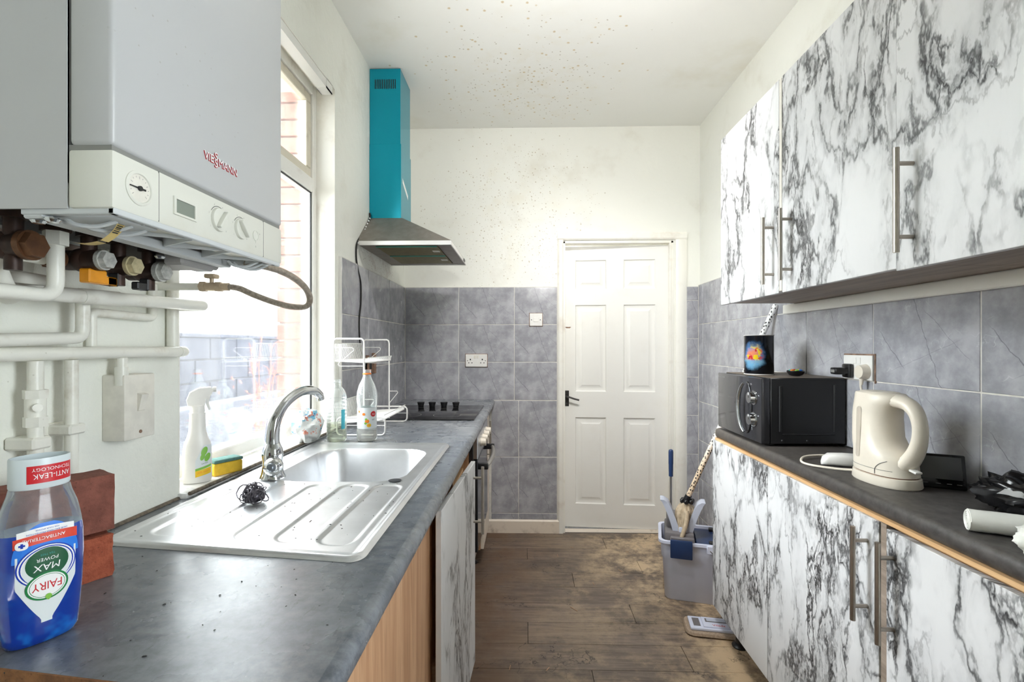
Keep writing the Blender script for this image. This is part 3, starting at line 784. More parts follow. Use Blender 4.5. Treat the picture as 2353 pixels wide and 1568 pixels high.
# ------------------------------------------------------------------ outside
b = B(); b.box(-14, -0.25, -8, 20, -0.5, -0.3); struct('ground', b, 'yard', 0)
yw = B(); YX = -2.35; yw.box(YX-0.2, YX, -1.0, 12, -0.3, 1.36); ywall = struct('wall_yard', yw, 'yard_mortar')
bm_ = None
for r in range(7):
    for c in range(14):
        y0 = 1.9+c*0.45+(0.225 if r % 2 else 0); z0 = -0.18+r*0.222
        if bm_ is None:
            q = B(); q.box(-0.012, 0.012, -0.2175, 0.2175, -0.1045, 0.1045, 0.006, 1); bm_ = mesh_of(q, M['block'], 30, 'block')
        o = bpy.data.objects.new('block', bm_); COL.objects.link(o); o.parent = ywall
        o.location = V((YX+0.006+random.uniform(-0.003,0.003), y0, z0+0.1))-WL[ywall.name]
q = B()
for k in range(12): q.box(YX-0.23, YX+0.03, -1.0+k*1.08, 0.07+k*1.08, 1.362, 1.402, 0.006, 1)
obj('coping', q, 'block', ywall, 30)
q = B(); q.box(YX, YX+0.22, -1.0, 12, -0.3, 0.72, 0.03, 2); struct('trim_6', q, 'block', 30)              # low bench of blockwork along the wall
wd = thing('dry_weed', 'tall dry reddish weed growing by the yard wall outside the window', 'plant', (YX+0.4, 5.05, -0.3))
q = B(); rs = random.Random(3)
for i in range(7):
    a = rs.uniform(-0.25, 0.25); h = rs.uniform(1.0, 1.65); pts = []
    for t in range(7):
        f = t/6; pts.append((YX+0.4+0.05*math.sin(i*2+f*3), 5.05+a*f*f*1.3+0.02*math.sin(f*9+i), -0.3+h*f))
    q.tube(pts, [0.009*(1-0.7*t/6) for t in range(7)], 5)
    for t in range(2, 7):
        p = V(pts[t])
        for s in (-1, 1):
            e = p+V((rs.uniform(-0.05,0.05), s*rs.uniform(0.05,0.16), rs.uniform(0.02,0.12))); q.tube([p, (p+e)/2+V((0,0,0.02)), e], [0.004,0.003,0.001], 4)
obj('stems', q, 'weed', wd)
q = B()
for i in range(90):
    h = rs.uniform(0.3, 1.35); y = 5.05+rs.gauss(0, 0.16)*(0.4+h); x = YX+0.4+rs.uniform(-0.08,0.08); s = rs.uniform(0.012,0.028)
    d1 = V((rs.uniform(-1,1),rs.uniform(-1,1),rs.uniform(-1,1))).normalized()*s; d2 = V((rs.uniform(-1,1),rs.uniform(-1,1),rs.uniform(-1,1))).normalized()*s*0.5
    p = V((x,y,-0.3+h)); q.poly([p-d1, p+d2, p+d1, p-d2])
tag(obj('leaves', q, 'weed', wd, 0), kind='stuff')
hs = thing('neighbour_house', 'pale rendered house beyond the yard wall outside the window', 'house', (-9, 8, -0.3))
q = B(); q.box(-12, -8, 1.5, 11.6, -0.3, 3.1); obj('wall', q, 'render_pale', hs, 0)
q = B(); q.extrude([(-12.3,3.05),(-7.75,3.05),(-7.75,3.15),(-10,4.6),(-12.3,3.15)], 1.3, 11.8, 'y'); obj('roof', q, 'slate', hs, 0)
q = B(); q.box(-8.02, -7.97, 6.6, 7.5, 1.5, 2.6, 0.01); wf = obj('window', q, 'white_plastic', hs, 0)
q = B(); q.box(-7.98, -7.965, 6.66, 7.44, 1.56, 2.54); obj('pane', q, 'oven_glass', wf, 0)

# ------------------------------------------------------------------ left-hand run: units, worktop, sink, hob, oven
SHEAR = lambda x: -0.125*x                            # the near ends of worktop and sink are cut on the skew
wt = thing('worktop', 'grey scratched laminate worktop holding the steel sink under the window', 'worktop', (0.3, 1.9, 0.872))
b = B()
def wt_piece(x0, x1, ya, yb, skew=False):
    z0, z1 = 0.872, WT
    y00 = ya+SHEAR(x0) if skew else ya; y01 = ya+SHEAR(x1) if skew else ya
    b.hexa([(x0,y00,z0),(x1,y01,z0),(x1,yb,z0),(x0,yb,z0),(x0,y00,z1),(x1,y01,z1),(x1,yb,z1),(x0,yb,z1)])
SX0, SX1, SY0, SY1 = 0.125, 0.515, 1.275, 1.72          # hole for the bowl
FE = 0.611
wt_piece(0.001, FE, 0.572, SY0, True); wt_piece(0.001, SX0, SY0, SY1); wt_piece(SX1, FE, SY0, SY1); wt_piece(0.001, FE, SY1, BACK-0.013)
# rolled front edge
n = 8; ringsA, ringsB = [], []
prof = [(FE,0.872)]+[(FE+0.019*math.sin(PI*i/n)**0.8*1.0, 0.872+0.038*(1-math.cos(PI*i/n))/2) for i in range(1,n)]+[(FE,WT)]
r0 = [V((x, 0.572+SHEAR(x), z)) for x, z in prof]; r1 = [V((x, BACK-0.013, z)) for x, z in prof]
b.loft([r0, r1])
obj('board', b, 'worktop', wt, 40)
E0, E1 = 0.5695, 0.5725
q = B(); q.hexa([(0.002,E0,0.8722),(FE,E0+SHEAR(FE),0.8722),(FE,E1+SHEAR(FE),0.8722),(0.002,E1,0.8722),(0.002,E0,WT-0.0002),(FE,E0+SHEAR(FE),WT-0.0002),(FE,E1+SHEAR(FE),WT-0.0002),(0.002,E1,WT-0.0002)])
obj('raw_end', q, 'chipboard', wt, 0, label='raw brown chipboard end of the worktop')
q = B()                                               # grubby sealant bead against wall and window board
q.tube([(0.004,0.64,WT+0.001),(0.004,1.15,WT+0.001)],0.005,6); q.tube([(0.026,1.158,WT+0.011),(0.026,2.13,WT+0.011)],0.005,6)
obj('sealant', q, simple('mouldy sealant', (128,116,100), 0.7, var=0.6, vscale=90), wt)

# sink: one pressed sheet worked out as a height field
sk = thing('kitchen_sink', 'stainless steel inset sink with ribbed drainer set in the grey worktop', 'sink', (0.29, 1.4, WT))
KX0, KX1, KY0, KY1 = 0.046, 0.560, 0.881, 1.808
BX0, BX1, BY0, BY1, BD = 0.138, 0.502, 1.295, 1.700, 0.150
def sdrr(x, y, x0, x1, y0, y1, r):
    cx, cy = (x0+x1)/2, (y0+y1)/2; dx, dy = abs(x-cx)-(x1-x0)/2+r, abs(y-cy)-(y1-y0)/2+r
    return min(max(dx,dy),0)+math.hypot(max(dx,0),max(dy,0))-r
def ss(a, b, x):
    t = min(max((x-a)/(b-a),0),1); return t*t*(3-2*t)
lanes = [(0.100,0.172),(0.187,0.258),(0.273,0.345),(0.359,0.432),(0.446,0.520)]
def sink_z(x, y):
    d = sdrr(x, y, KX0, KX1, KY0, KY1, 0.028)
    z = 0.0065
    if d > -0.013: z = 0.0005+0.008*ss(0.0, -0.007, d)*1.0
    z -= 0.0022*ss(-0.018, -0.024, d)                 # inner tray slightly lower than the rim
    db = sdrr(x, y, BX0, BX1, BY0, BY1, 0.085)
    z += 0.0016*ss(0.02, 0.006, db)*ss(-0.002, 0.004, db)
    if db < 0.004:
        z = z*(1-ss(0.004,-0.004,db)) - BD*ss(0.003, -0.030, db)**0.8 - 0.006*ss(-0.03,-0.16,db)
    elif y < BY0:
        for a, c in lanes:
            l0 = 0.930; dl = sdrr(x, y, a, c, l0, 1.272, 0.030)
            z -= 0.0032*ss(0.0015, -0.0045, dl)
    return WT+z
NX, NY = 150, 270
def sk_pt(u, v):
    x = KX0+u*(KX1-KX0); yy0 = KY0; y = yy0+v*(KY1-KY0)
    z = sink_z(x, y)
    # rounded corners: pull outline in
    d = sdrr(x, y, KX0, KX1, KY0, KY1, 0.028)
    if d > 0:
        cx = min(max(x, KX0+0.028), KX1-0.028); cy = min(max(y, KY0+0.028), KY1-0.028)
        l = math.hypot(x-cx, y-cy); x, y = cx+(x-cx)*0.028/l, cy+(y-cy)*0.028/l
    f = 1-(y-KY0)/(1.27-KY0)
    if f > 0: y += f*(SHEAR(x)*1.0+0.006)
    return V((x, y, z))
b = B(); b.grid(NX, NY, sk_pt)
obj('sink_top', b, 'sink', sk, 50)
q = B(); q.lathe([(0.016,0),(0.0175,0.0016),(0.014,0.002),(0.001,0.0021)], (0.486,1.306,WT+0.0045), 20)
obj('overflow_plug', q, simple('dark hole cover', (70,72,76), 0.4, 0.5), sk)
q = B(); q.lathe([(0.040,0),(0.038,0.003),(0.028,0.001),(0.026,-0.002),(0.012,-0.002),(0.010,0.002),(0.001,0.003)], (0.32,1.50,WT-BD-0.004), 24)
obj('waste', q, 'chrome', sk)

# mixer tap
tp = thing('mixer_tap', 'chrome swan-neck mixer tap with ball lever behind the sink bowl', 'tap', (0.105, 1.395, WT+0.006))
q = B(); q.lathe([(0.036,0.0),(0.036,0.004),(0.031,0.012),(0.027,0.030),(0.0265,0.050),(0.029,0.066),(0.027,0.082),(0.023,0.092),(0.0195,0.10)], (0.105,1.395,WT+0.006), 28)
obj('body', q, 'chrome', tp, 60)
q = B(); path = spline([(0.103,1.397,1.00),(0.104,1.396,1.045),(0.108,1.404,1.085),(0.115,1.434,1.122),(0.124,1.480,1.146),(0.133,1.535,1.156),(0.141,1.590,1.150),(0.146,1.622,1.132)],6)
k = len(path); q.tube(path, [0.0205-0.007*i/(k-1) for i in range(k)], 14)
obj('spout', q, 'chrome', tp, 60)
q = B(); q.cyl((0.1455,1.621,1.136),(0.1475,1.627,1.117),0.0128,n=16); obj('aerator', q, 'chrome', tp)
q = B(); q.sphere((0.128,1.356,0.958),0.0265,20,14); obj('lever_ball', q, 'chrome', tp, 60)
q = B(); q.tube([(0.131,1.334,0.962),(0.137,1.318,0.966)],[0.010,0.008],10); q.sphere((0.137,1.328,0.962),0.0125,12,8); obj('lever_cap', q, simple('grey tap cap', (120,126,134), 0.3, 0.6), tp, 60)

# steel wool scourer on the drainer
q = B(); rs = random.Random(11)
c0 = V((0.165,1.195,WT+0.022))
for i in range(46):
    ax = V((rs.gauss(0,1),rs.gauss(0,1),rs.gauss(0,1))).normalized(); u = ax.orthogonal().normalized(); w = ax.cross(u)
    r = rs.uniform(0.012,0.022); cc = c0+V((rs.gauss(0,0.009),rs.gauss(0,0.010),rs.gauss(0,0.006)))
    pts = []
    for t in range(13):
        a = 2*PI*t/13; p = cc+u*(r*math.cos(a))+w*(r*math.sin(a)*rs.uniform(0.85,1.1)); p.z = max(p.z, WT+0.0065); pts.append(p)
    q.tube(pts, 0.0014, 4, closed=True)
q.sphere(c0-V((0,0,0.004)), 0.020, 12, 8, 1, 1.1, 0.7)
scr = obj('wire_scourer', q, 'wool', None, 40, 'grey tangled wire scourer lying on the ribbed drainer', 'scourer')

# hob
hb = thing('hob', 'black glass electric hob with four knobs set in the far end of the worktop', 'hob', (0.33, 2.74, WT))
q = B(); q.box(0.062, 0.580, 2.452, 3.035, WT, WT+0.006, 0.003, 2); obj('glass_plate', q, 'hob', hb, 30)
for cx, cy, r in ((0.19,2.60,0.09),(0.19,2.85,0.075),(0.42,2.60,0.075),(0.42,2.82,0.09)):
    q = B(); o_, i_ = ellipse(cx,cy,r,r,40), ellipse(cx,cy,r-0.003,r-0.003,40); vs, fs = ring2d(o_, i_)
    q._pts([V((x,y,WT+0.0064)) for x, y in vs], fs); obj('zone_ring', q, 'grey_print', hb, 0)
for kx in (0.196, 0.266, 0.338, 0.412):
    q = B(); q.lathe([(0.017,0.0),(0.018,0.004),(0.0225,0.022),(0.022,0.026),(0.001,0.027)], (kx,2.985,WT+0.006), 20); obj('knob', q, 'black_plastic', hb)

# base units, left to right along the counter
ok_ = thing('oak_side_panel', 'oak effect panel under the near end of the grey worktop', 'panel', (0.58, 0.95, 0))
q = B(); q.box(0.562, 0.580, 0.56, 1.345, 0.0, 0.8715, 0.001); obj('panel', q, 'oak', ok_, 0)
cb = thing('sink_cabinet', 'marbled vinyl base cabinet under the sink, its door standing ajar', 'cabinet', (0.3, 1.55, 0))
q = B(); q.box(0.02, 0.56, 1.276, 1.292, 0.15, 0.8715); q.box(0.02, 0.56, 1.845, 1.861, 0.15, 0.70); q.box(0.02, 0.56, 1.276, 1.861, 0.15, 0.166); q.box(0.02, 0.028, 1.276, 1.861, 0.15, 0.8)
obj('carcass', q, 'oak', cb, 0)
dr = obj('door', B().box(0.002, 0.570, -0.016, 0.0, 0.140, 0.862, 0.0012), 'marble_b', cb, 30)
dr.data.transform(Matrix.Translation(V((0.3,1.55,0))))      # local: hinge on the near edge
ang = math.radians(90-3.2); dr.location = V((0.5985,1.292,0))-V((0.3,1.55,0)); dr.rotation_euler = (0,0,ang)
WL[dr.name] = V((0,0,0))
q = B(); hx = 0.535
q.cyl((hx,-0.050,0.612),(hx,-0.050,0.850),0.006,n=12)
for z in (0.655, 0.810): q.cyl((hx,-0.016,z),(hx,-0.050,z),0.0045,n=10)
obj('handle', q, 'nickel', dr, 40, label='satin bar handle')
ou = thing('drawer_carcass', 'open oak effect carcass with bare shelves beside the oven', 'cabinet', (0.3, 2.06, 0))
q = B(); q.box(0.02, 0.572, 2.238, 2.256, 0.02, 0.8715); obj('side', q, 'oak', ou, 0)
q = B(); q.box(0.02, 0.560, 1.863, 1.879, 0.15, 0.8715); obj('side', q, 'oak', ou, 0)
for z in (0.30, 0.52, 0.72):
    q = B(); q.box(0.02, 0.552, 1.879, 2.238, z, z+0.016, 0.001); obj('shelf', q, 'oak_y', ou, 0)
for z in (0.385, 0.585, 0.80):
    q = B(); q.box(0.515, 0.555, 2.230, 2.238, z-0.03, z+0.03, 0.002); q.cyl((0.535,2.232,z),(0.535,2.222,z),0.012,n=12); q.box(0.50,0.57,2.224,2.232,z-0.006,z+0.006,0.002)
    obj('hinge_plate', q, 'brass', ou, 30)
q = B(); q.box(0.02,0.06,1.879,2.238,0.15,0.8715); obj('back_panel', q, 'oak', ou, 0)

ov = thing('built_in_oven', 'built-in electric oven with dark glass door and cream knobs under the hob', 'oven', (0.3, 2.56, 0))
q = B(); q.box(0.05, 0.596, 2.268, 2.858, 0.315, 0.868, 0.003); obj('body', q, 'black_plastic', ov, 30)
q = B(); q.box(0.590, 0.616, 2.272, 2.852, 0.765, 0.866, 0.003); fa = obj('fascia', q, 'steel', ov, 30, label='brushed steel control fascia')
for y in (2.42, 2.53, 2.64, 2.75):
    q = B(); q.cyl((0.616,y,0.817),(0.622,y,0.817),0.021,n=20); q.cyl((0.620,y,0.817),(0.643,y,0.817),0.0185,0.017,n=20); obj('knob', q, 'cream_plastic', fa)
q = B(); q.box(0.592, 0.6165, 2.272, 2.852, 0.345, 0.760, 0.003); od = obj('door', q, 'oven_glass', ov, 30)
q = B(); q.tube(spline([(0.650,2.33,0.722),(0.662,2.44,0.722),(0.667,2.56,0.722),(0.662,2.68,0.722),(0.650,2.79,0.722)],5),0.011,12)
hd = obj('handle', q, simple('grey handle', (170,166,160), 0.35, 0.7), od, 50)
for y in (2.33, 2.79):
    q = B(); q.box(0.610,0.662,y-0.014,y+0.014,0.708,0.737,0.006,2); obj('handle_mount', q, 'black_plastic', ov, 40)
q = B(); q.box(0.560, 0.600, 2.262, 2.866, 0.300, 0.345, 0.002); obj('bottom_trim', q, 'steel', ov, 30)
q = B(); q.box(0.03,0.575,2.2565,2.267,0.02,0.8715); obj('side', q, 'oak', ou, 0)
fc = thing('narrow_cabinet', 'narrow white end cabinet between the oven and the tiled back wall', 'cabinet', (0.3,3.1,0))
q = B(); q.box(0.02,0.572,2.876,3.318,0.10,0.8715); obj('carcass', q, 'oak', fc, 0)
q = B(); q.box(0.574,0.592,2.880,3.300,0.105,0.866,0.001); dd = obj('door', q, 'skirting', fc, 30, label='dirty cream door')
q = B(); q.cyl((0.627,2.94,0.60),(0.627,2.94,0.835),0.006,n=12)
for z in (0.64,0.795): q.cyl((0.592,2.94,z),(0.627,2.94,z),0.0045,n=10)
obj('handle', q, 'nickel', dd, 40)
for i, (x, y) in enumerate(((0.50,1.33),(0.50,1.80),(0.50,2.20),(0.52,2.94),(0.52,3.26))):
    q = B(); q.lathe([(0.030,0),(0.030,0.008),(0.016,0.014),(0.016,0.075),(0.024,0.08),(0.024,0.149 if i < 3 else 0.0995)], (x,y,0), 16)
    par = (cb, cb, ou, fc, fc)[i]
    obj('leg', q, 'black_plastic', par, 40)

# cooker hood
hh = thing('cooker_hood', 'chimney cooker hood with teal film on its duct above the hob', 'cooker hood', (0.2, 2.71, 1.79))
q = B(); q.box(0.0012, 0.168, 2.600, 2.818, 2.368, CEIL+0.005, 0.001); ud = obj('upper_duct', q, 'teal', hh, 30, label='teal upper duct cover')
q = B(); q.box(0.0012, 0.172, 2.596, 2.822, 1.972, 2.374, 0.001); ld = obj('lower_duct', q, 'teal', hh, 30, label='teal lower duct cover')
q = B()
for i in range(12): q.box(0.030+i*0.0098, 0.0345+i*0.0098, 2.5985, 2.6, 2.672, 2.722)
obj('vent_slots', q, 'black_plastic', ud, 0, label='row of dark vent slots')
q = B(); q.hexa([(0.1722,2.63,2.175),(0.1725,2.63,2.175),(0.1725,2.75,2.115),(0.1722,2.75,2.115),(0.1722,2.63,2.20),(0.1725,2.63,2.20),(0.1725,2.75,2.14),(0.1722,2.75,2.14)]); obj('tape', q, 'white_plastic', ld, 0, label='strip of white tape')
HX, HY0, HY1, HZ0, HZ1 = 0.472, 2.40, 3.02, 1.790, 1.812
q = B()
t0 = [V((0.0012,HY0,HZ1)),V((HX,HY0,HZ1)),V((HX,HY1,HZ1)),V((0.0012,HY1,HZ1))]
t1 = [V((0.0012,2.590,1.974)),V((0.180,2.590,1.974)),V((0.180,2.828,1.974)),V((0.0012,2.828,1.974))]
q.loft([t0, t1]); obj('canopy', q, 'hood_steel', hh, 20, label='dusty brown sloping canopy')
q = B()
q.box(0.0012,HX,HY0,HY0+0.006,HZ0,HZ1,0.001); q.box(0.0012,HX,HY1-0.006,HY1,HZ0,HZ1,0.001); q.box(HX-0.006,HX,HY0+0.006,HY1-0.006,HZ0,HZ1,0.001)
lp = obj('lip', q, 'hood_lip', hh, 30, label='pale steel lip')
q = B(); q.box(HX-0.0005,HX+0.004,2.88,2.93,HZ0+0.004,HZ1-0.003,0.0015); obj('switch_panel', q, 'black_plastic', lp, 30)
q = B()
q.box(0.0012,HX-0.006,HY0+0.006,HY0+0.05,HZ0+0.006,HZ0+0.010); q.box(0.0012,HX-0.006,HY1-0.05,HY1-0.006,HZ0+0.006,HZ0+0.010)
q.box(0.0012,0.075,HY0+0.05,HY1-0.05,HZ0+0.006,HZ0+0.010); q.box(HX-0.075,HX-0.006,HY0+0.05,HY1-0.05,HZ0+0.006,HZ0+0.010)
q.box(0.0012,HX-0.006,HY0+0.006,HY1-0.006,HZ0+0.0101,HZ0+0.012)
obj('underside', q, 'hood_steel', hh, 0)
for y0, y1 in ((2.455,2.700),(2.712,2.960)):
    q = B(); q.box(0.080,HX-0.080,y0,y1,HZ0+0.002,HZ0+0.009,0.001); ft = obj('grease_filter', q, 'filter', hh, 30, label='greasy yellow brown filter')
    q = B(); q.box(0.080,HX-0.080,y0-0.004,y0+0.004,HZ0,HZ0+0.004,0.001); obj('filter_edge', q, 'teal_print', ft, 30)
    q = B(); q.box(HX-0.125,HX-0.088,(y0+y1)/2-0.02,(y0+y1)/2+0.02,HZ0+0.0005,HZ0+0.003,0.001); q.cyl((HX-0.10,(y0+y1)/2,HZ0+0.0006),(HX-0.10,(y0+y1)/2,HZ0-0.001),0.005,n=10); obj('filter_catch', q, 'old_white', ft, 30)
q = B(); q.tube(spline([(0.006,2.588,2.00),(0.010,2.575,1.97),(0.004,2.52,1.90),(0.004,2.44,1.84),(0.006,2.385,1.79),(0.006,2.38,1.72),(0.012,2.39,1.66),(0.016,2.415,1.60),(0.018,2.41,1.50),(0.015,2.395,1.42),(0.015,2.40,1.33),(0.010,2.44,1.24)],6),0.0042,8)
cbl = obj('cable', q, 'black_rubber', hh, 60, label='black cable hanging from the hood')
q = B(); rs = random.Random(5)
for i in range(10):
    t = i/9; p = V((0.0095,2.57-0.175*t,1.965-0.17*t)); q.sphere(p+V((0.002,rs.uniform(-0.003,0.003),rs.uniform(-0.004,0.004))), 0.004, 6, 5, 1, 1.4, 1.3)
obj('plaster_flecks', q, 'paper', cbl, 60, label='white plaster flecks on the cable')
# open socket box low on the tiles behind the rack
bx = thing('socket_box', 'rusty open socket box in the tiles behind the dish rack', 'socket', (0.012,2.56,1.15))
q = B(); q.box(0.0125,0.020,2.50,2.585,1.145,1.215); q.box(0.0125,0.030,2.50,2.508,1.13,1.23); q.box(0.0125,0.030,2.60,2.625,1.13,1.24,0.002); obj('box', q, 'rust', bx, 0)
q = B(); q.box(0.020,0.0215,2.530,2.575,1.155,1.205); obj('opening', q, 'black_rubber', bx, 0)

for o in (tp, scr, hb): rescale(o)
for o in (ok_, cb): rescale(o, 0.945, 1.0)
for o in (ou, ov): rescale(o, 0.965, 1.0)
rescale(fc, 0.975, 1.0)
hh.location.z -= 0.011; hb.location.z += 0.0004
q = B(); rs = random.Random(21)
for i in range(150):
    x, y = (rs.uniform(0.06,0.55), rs.uniform(0.9,1.28)) if i < 80 else ((rs.uniform(0.12,0.58), rs.uniform(0.5,0.86)) if i < 115 else (rs.uniform(0.15,0.58), rs.uniform(1.83,2.25)))
    z = WT+0.0006+(0.0052 if i < 80 else 0); s = rs.uniform(0.0005,0.0013); a = rs.uniform(0,PI); d = V((math.cos(a),math.sin(a),0))*s*rs.uniform(1,2.2); e = V((-d.y,d.x,0)).normalized()*s*0.7; p = V((x,y,z)); t = V((0,0,s*0.8))
    q.hexa([p-d-e,p+d-e,p+d+e,p-d+e,p-d*0.6-e*0.6+t,p+d*0.6-e*0.6+t,p+d*0.6+e*0.6+t,p-d*0.6+e*0.6+t])
obj('crumbs', q, 'black_rubber', None, 0, 'dark crumbs scattered over the drainer and grey worktop', 'crumbs', kind='stuff')
_before = set(bpy.data.objects)

# ------------------------------------------------------------------ boiler on the left wall
BY0_, BY1_, BXF, BZ0, BZ1 = 0.561, 0.961, 0.352, 1.467, 2.170
bl = thing('wall_boiler', 'white combi boiler with dial panel hanging on the left wall', 'boiler', (0.17, 0.76, BZ0))
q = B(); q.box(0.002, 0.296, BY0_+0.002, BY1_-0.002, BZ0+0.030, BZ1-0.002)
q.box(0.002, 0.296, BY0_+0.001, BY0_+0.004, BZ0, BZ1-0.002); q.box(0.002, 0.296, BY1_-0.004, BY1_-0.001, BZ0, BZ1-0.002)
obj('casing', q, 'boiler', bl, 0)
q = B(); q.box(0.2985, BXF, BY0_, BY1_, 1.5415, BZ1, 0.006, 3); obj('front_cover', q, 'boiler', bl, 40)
q = B(); q.box(0.2965, 0.3485, BY0_+0.003, BY1_-0.003, 1.534, 1.5425); obj('seam', q, 'dark_gap', bl, 0)
q = B(); q.box(0.2975, BXF, BY0_, BY1_, BZ0, 1.5365, 0.004, 2); pl = obj('control_panel', q, 'boiler_panel', bl, 40, label='cream control panel')
fx = BXF
q = B()
for y in (0.634, 0.892): q.box(fx-0.001, fx+0.0002, y-0.0004, y+0.0004, BZ0+0.002, 1.5355)
obj('panel_joint', q, 'grey_print', pl, 0)
def onx(y0, z0, x=None):
    x = fx if x is None else x
    return lambda u, v: V((x, y0+u, z0+v))
def diskx(name, y, z, r, x0, x1, mat, par, bev=0.0, n=28):
    q = B(); q.cyl((x0,y,z),(x1,y,z),r,r-bev,n=n); return obj(name, q, mat, par, 40)
gy, gz = 0.6005, 1.502
q = B()
q.lathe([(0.0185,0.0),(0.0215,0.0),(0.0215,0.0012),(0.0195,0.0022),(0.0180,0.0022),(0.0172,0.0005)], (0,0,0), 36, mtx=Matrix.Translation((fx,gy,gz)) @ Matrix.Rotation(PI/2,4,'Y'), cap0=False, cap1=False)
bz = obj('gauge_bezel', q, 'boiler_panel', pl, 40)
diskx('gauge_face', gy, gz, 0.0178, fx, fx+0.0006, 'old_white', pl)
q = B()
for i in range(13):
    a = math.radians(-130+260*i/12); c, s_ = math.sin(a), math.cos(a); r0, r1 = (0.0118 if i % 3 == 0 else 0.0132), 0.0152
    w = 0.0003
    q._pts([V((fx+0.0008,gy+c*r0-s_*w,gz+s_*r0+c*w)),V((fx+0.0008,gy+c*r1-s_*w,gz+s_*r1+c*w)),V((fx+0.0008,gy+c*r1+s_*w,gz+s_*r1-c*w)),V((fx+0.0008,gy+c*r0+s_*w,gz+s_*r0-c*w))],[(0,1,2,3)])
obj('gauge_marks', q, 'grey_print', pl, 0)
q = B(); q.hexa([(fx+0.001,gy-0.0155,gz-0.0006),(fx+0.001,gy+0.009,gz-0.0011),(fx+0.0022,gy+0.009,gz-0.0011),(fx+0.0022,gy-0.0155,gz-0.0006),(fx+0.001,gy-0.0155,gz+0.0006),(fx+0.001,gy+0.009,gz+0.0011),(fx+0.0022,gy+0.009,gz+0.0011),(fx+0.0022,gy-0.0155,gz+0.0006)])
q.cyl((fx+0.0008,gy,gz),(fx+0.003,gy,gz),0.0032,n=14); obj('gauge_needle', q, 'black_print', pl, 30)
q = B()                                               # display window
for y0, y1, z0, z1 in ((0.6595,0.664,1.4865,1.5115),(0.702,0.7065,1.4865,1.5115),(0.664,0.702,1.5085,1.5115),(0.664,0.702,1.4865,1.4895)): q.box(fx-0.0005, fx+0.0022, y0, y1, z0, z1)
obj('display_frame', q, 'boiler_panel', pl, 30)
q = B(); q.box(fx-0.0005, fx+0.0004, 0.664, 0.702, 1.4895, 1.5085); obj('display', q, 'lcd', pl, 0)
for kz, ky, r, a in ((1.5035,0.759,0.0183,-0.62),(1.5035,0.8185,0.0172,0.75)):
    q = B(); q.lathe([(r,0),(r,0.003),(r*0.97,0.0045),(r*0.9,0.0048),(0.001,0.0035)], (0,0,0), 32, mtx=Matrix.Translation((fx,ky,kz)) @ Matrix.Rotation(PI/2,4,'Y'))
    kb = obj('control_knob', q, 'boiler_panel', pl, 40)
    q = B(); q.box(-0.0024,0.0024,-r*0.93,r*0.93,0,0.0085,0.0015,2,mtx=Matrix.Translation((fx+0.003,ky,kz)) @ Matrix.Rotation(PI/2,4,'Y') @ Matrix.Rotation(a+PI/2,4,'Z')); obj('grip', q, 'boiler_panel', kb, 40)
    q = B(); pts_o, pts_i = [], []
    for i in range(25):
        t = math.radians(-60+170*i/24); pts_o.append((ky+math.sin(t)*(r+0.0028), kz+math.cos(t)*(r+0.0028))); pts_i.append((ky+math.sin(t)*(r+0.0020), kz+math.cos(t)*(r+0.0020)))
    decal('scale_arc', strip2d(pts_o, pts_i), lambda u, v: V((fx+0.0005, u, v)), 'black_print', pl)
q = B(); q.lathe([(0.0092,0),(0.0092,0.0012),(0.0080,0.0012),(0.0078,0.0004),(0.001,0.0008)], (0,0,0), 24, mtx=Matrix.Translation((fx,0.8655,1.5025)) @ Matrix.Rotation(PI/2,4,'Y')); obj('push_button', q, 'boiler_panel', pl, 40)
def btext(body, size, y, z, mat='grey_print', par=None): return text('lettering', body, size, (fx,y,z), (0,1,0), (0,0,1), mat, par or pl)
btext('bar', 0.004, gy+0.002, gz-0.0125)
for v_, a in (('0',-130),('1',-43),('2',43),('3',130)):
    btext(v_, 0.0042, gy+math.sin(math.radians(a))*0.0098, gz+math.cos(math.radians(a))*0.0098-0.0014)
for ky, r in ((0.759,0.0183),(0.8185,0.0172)):
    for i, v_ in enumerate('123456'):
        a = math.radians(-125+50*i); btext(v_, 0.0036, ky+math.sin(a)*(r+0.0056), 1.5035+math.cos(a)*(r+0.0056)-0.0012)
btext('I', 0.005, 0.8655, 1.489); btext('0', 0.005, 0.8655, 1.481)
btext('R', 0.004, 0.879, 1.5065); btext('.', 0.006, 0.879, 1.498)
# raised maker's lettering on the cover; the foil's reflection painted as white faces
for i, (body, y, z, al) in enumerate((('VIE', 0.7465, 1.588, 'RIGHT'), ('S', 0.7518, 1.5945, 'CENTER'), ('S', 0.7518, 1.5835, 'CENTER'), ('MANN', 0.7575, 1.588, 'LEFT'))):
    text('lettering', body, 0.0172, (fx,y,z), (0,1,0), (0,0,1), 'red', bl, al, 0.0, 0.98, 0.0016)
    text('lettering', body, 0.0172, (fx,y-0.0007,z+0.0007), (0,1,0), (0,0,1), 'white_print', bl, al, 0.0019, 0.98)
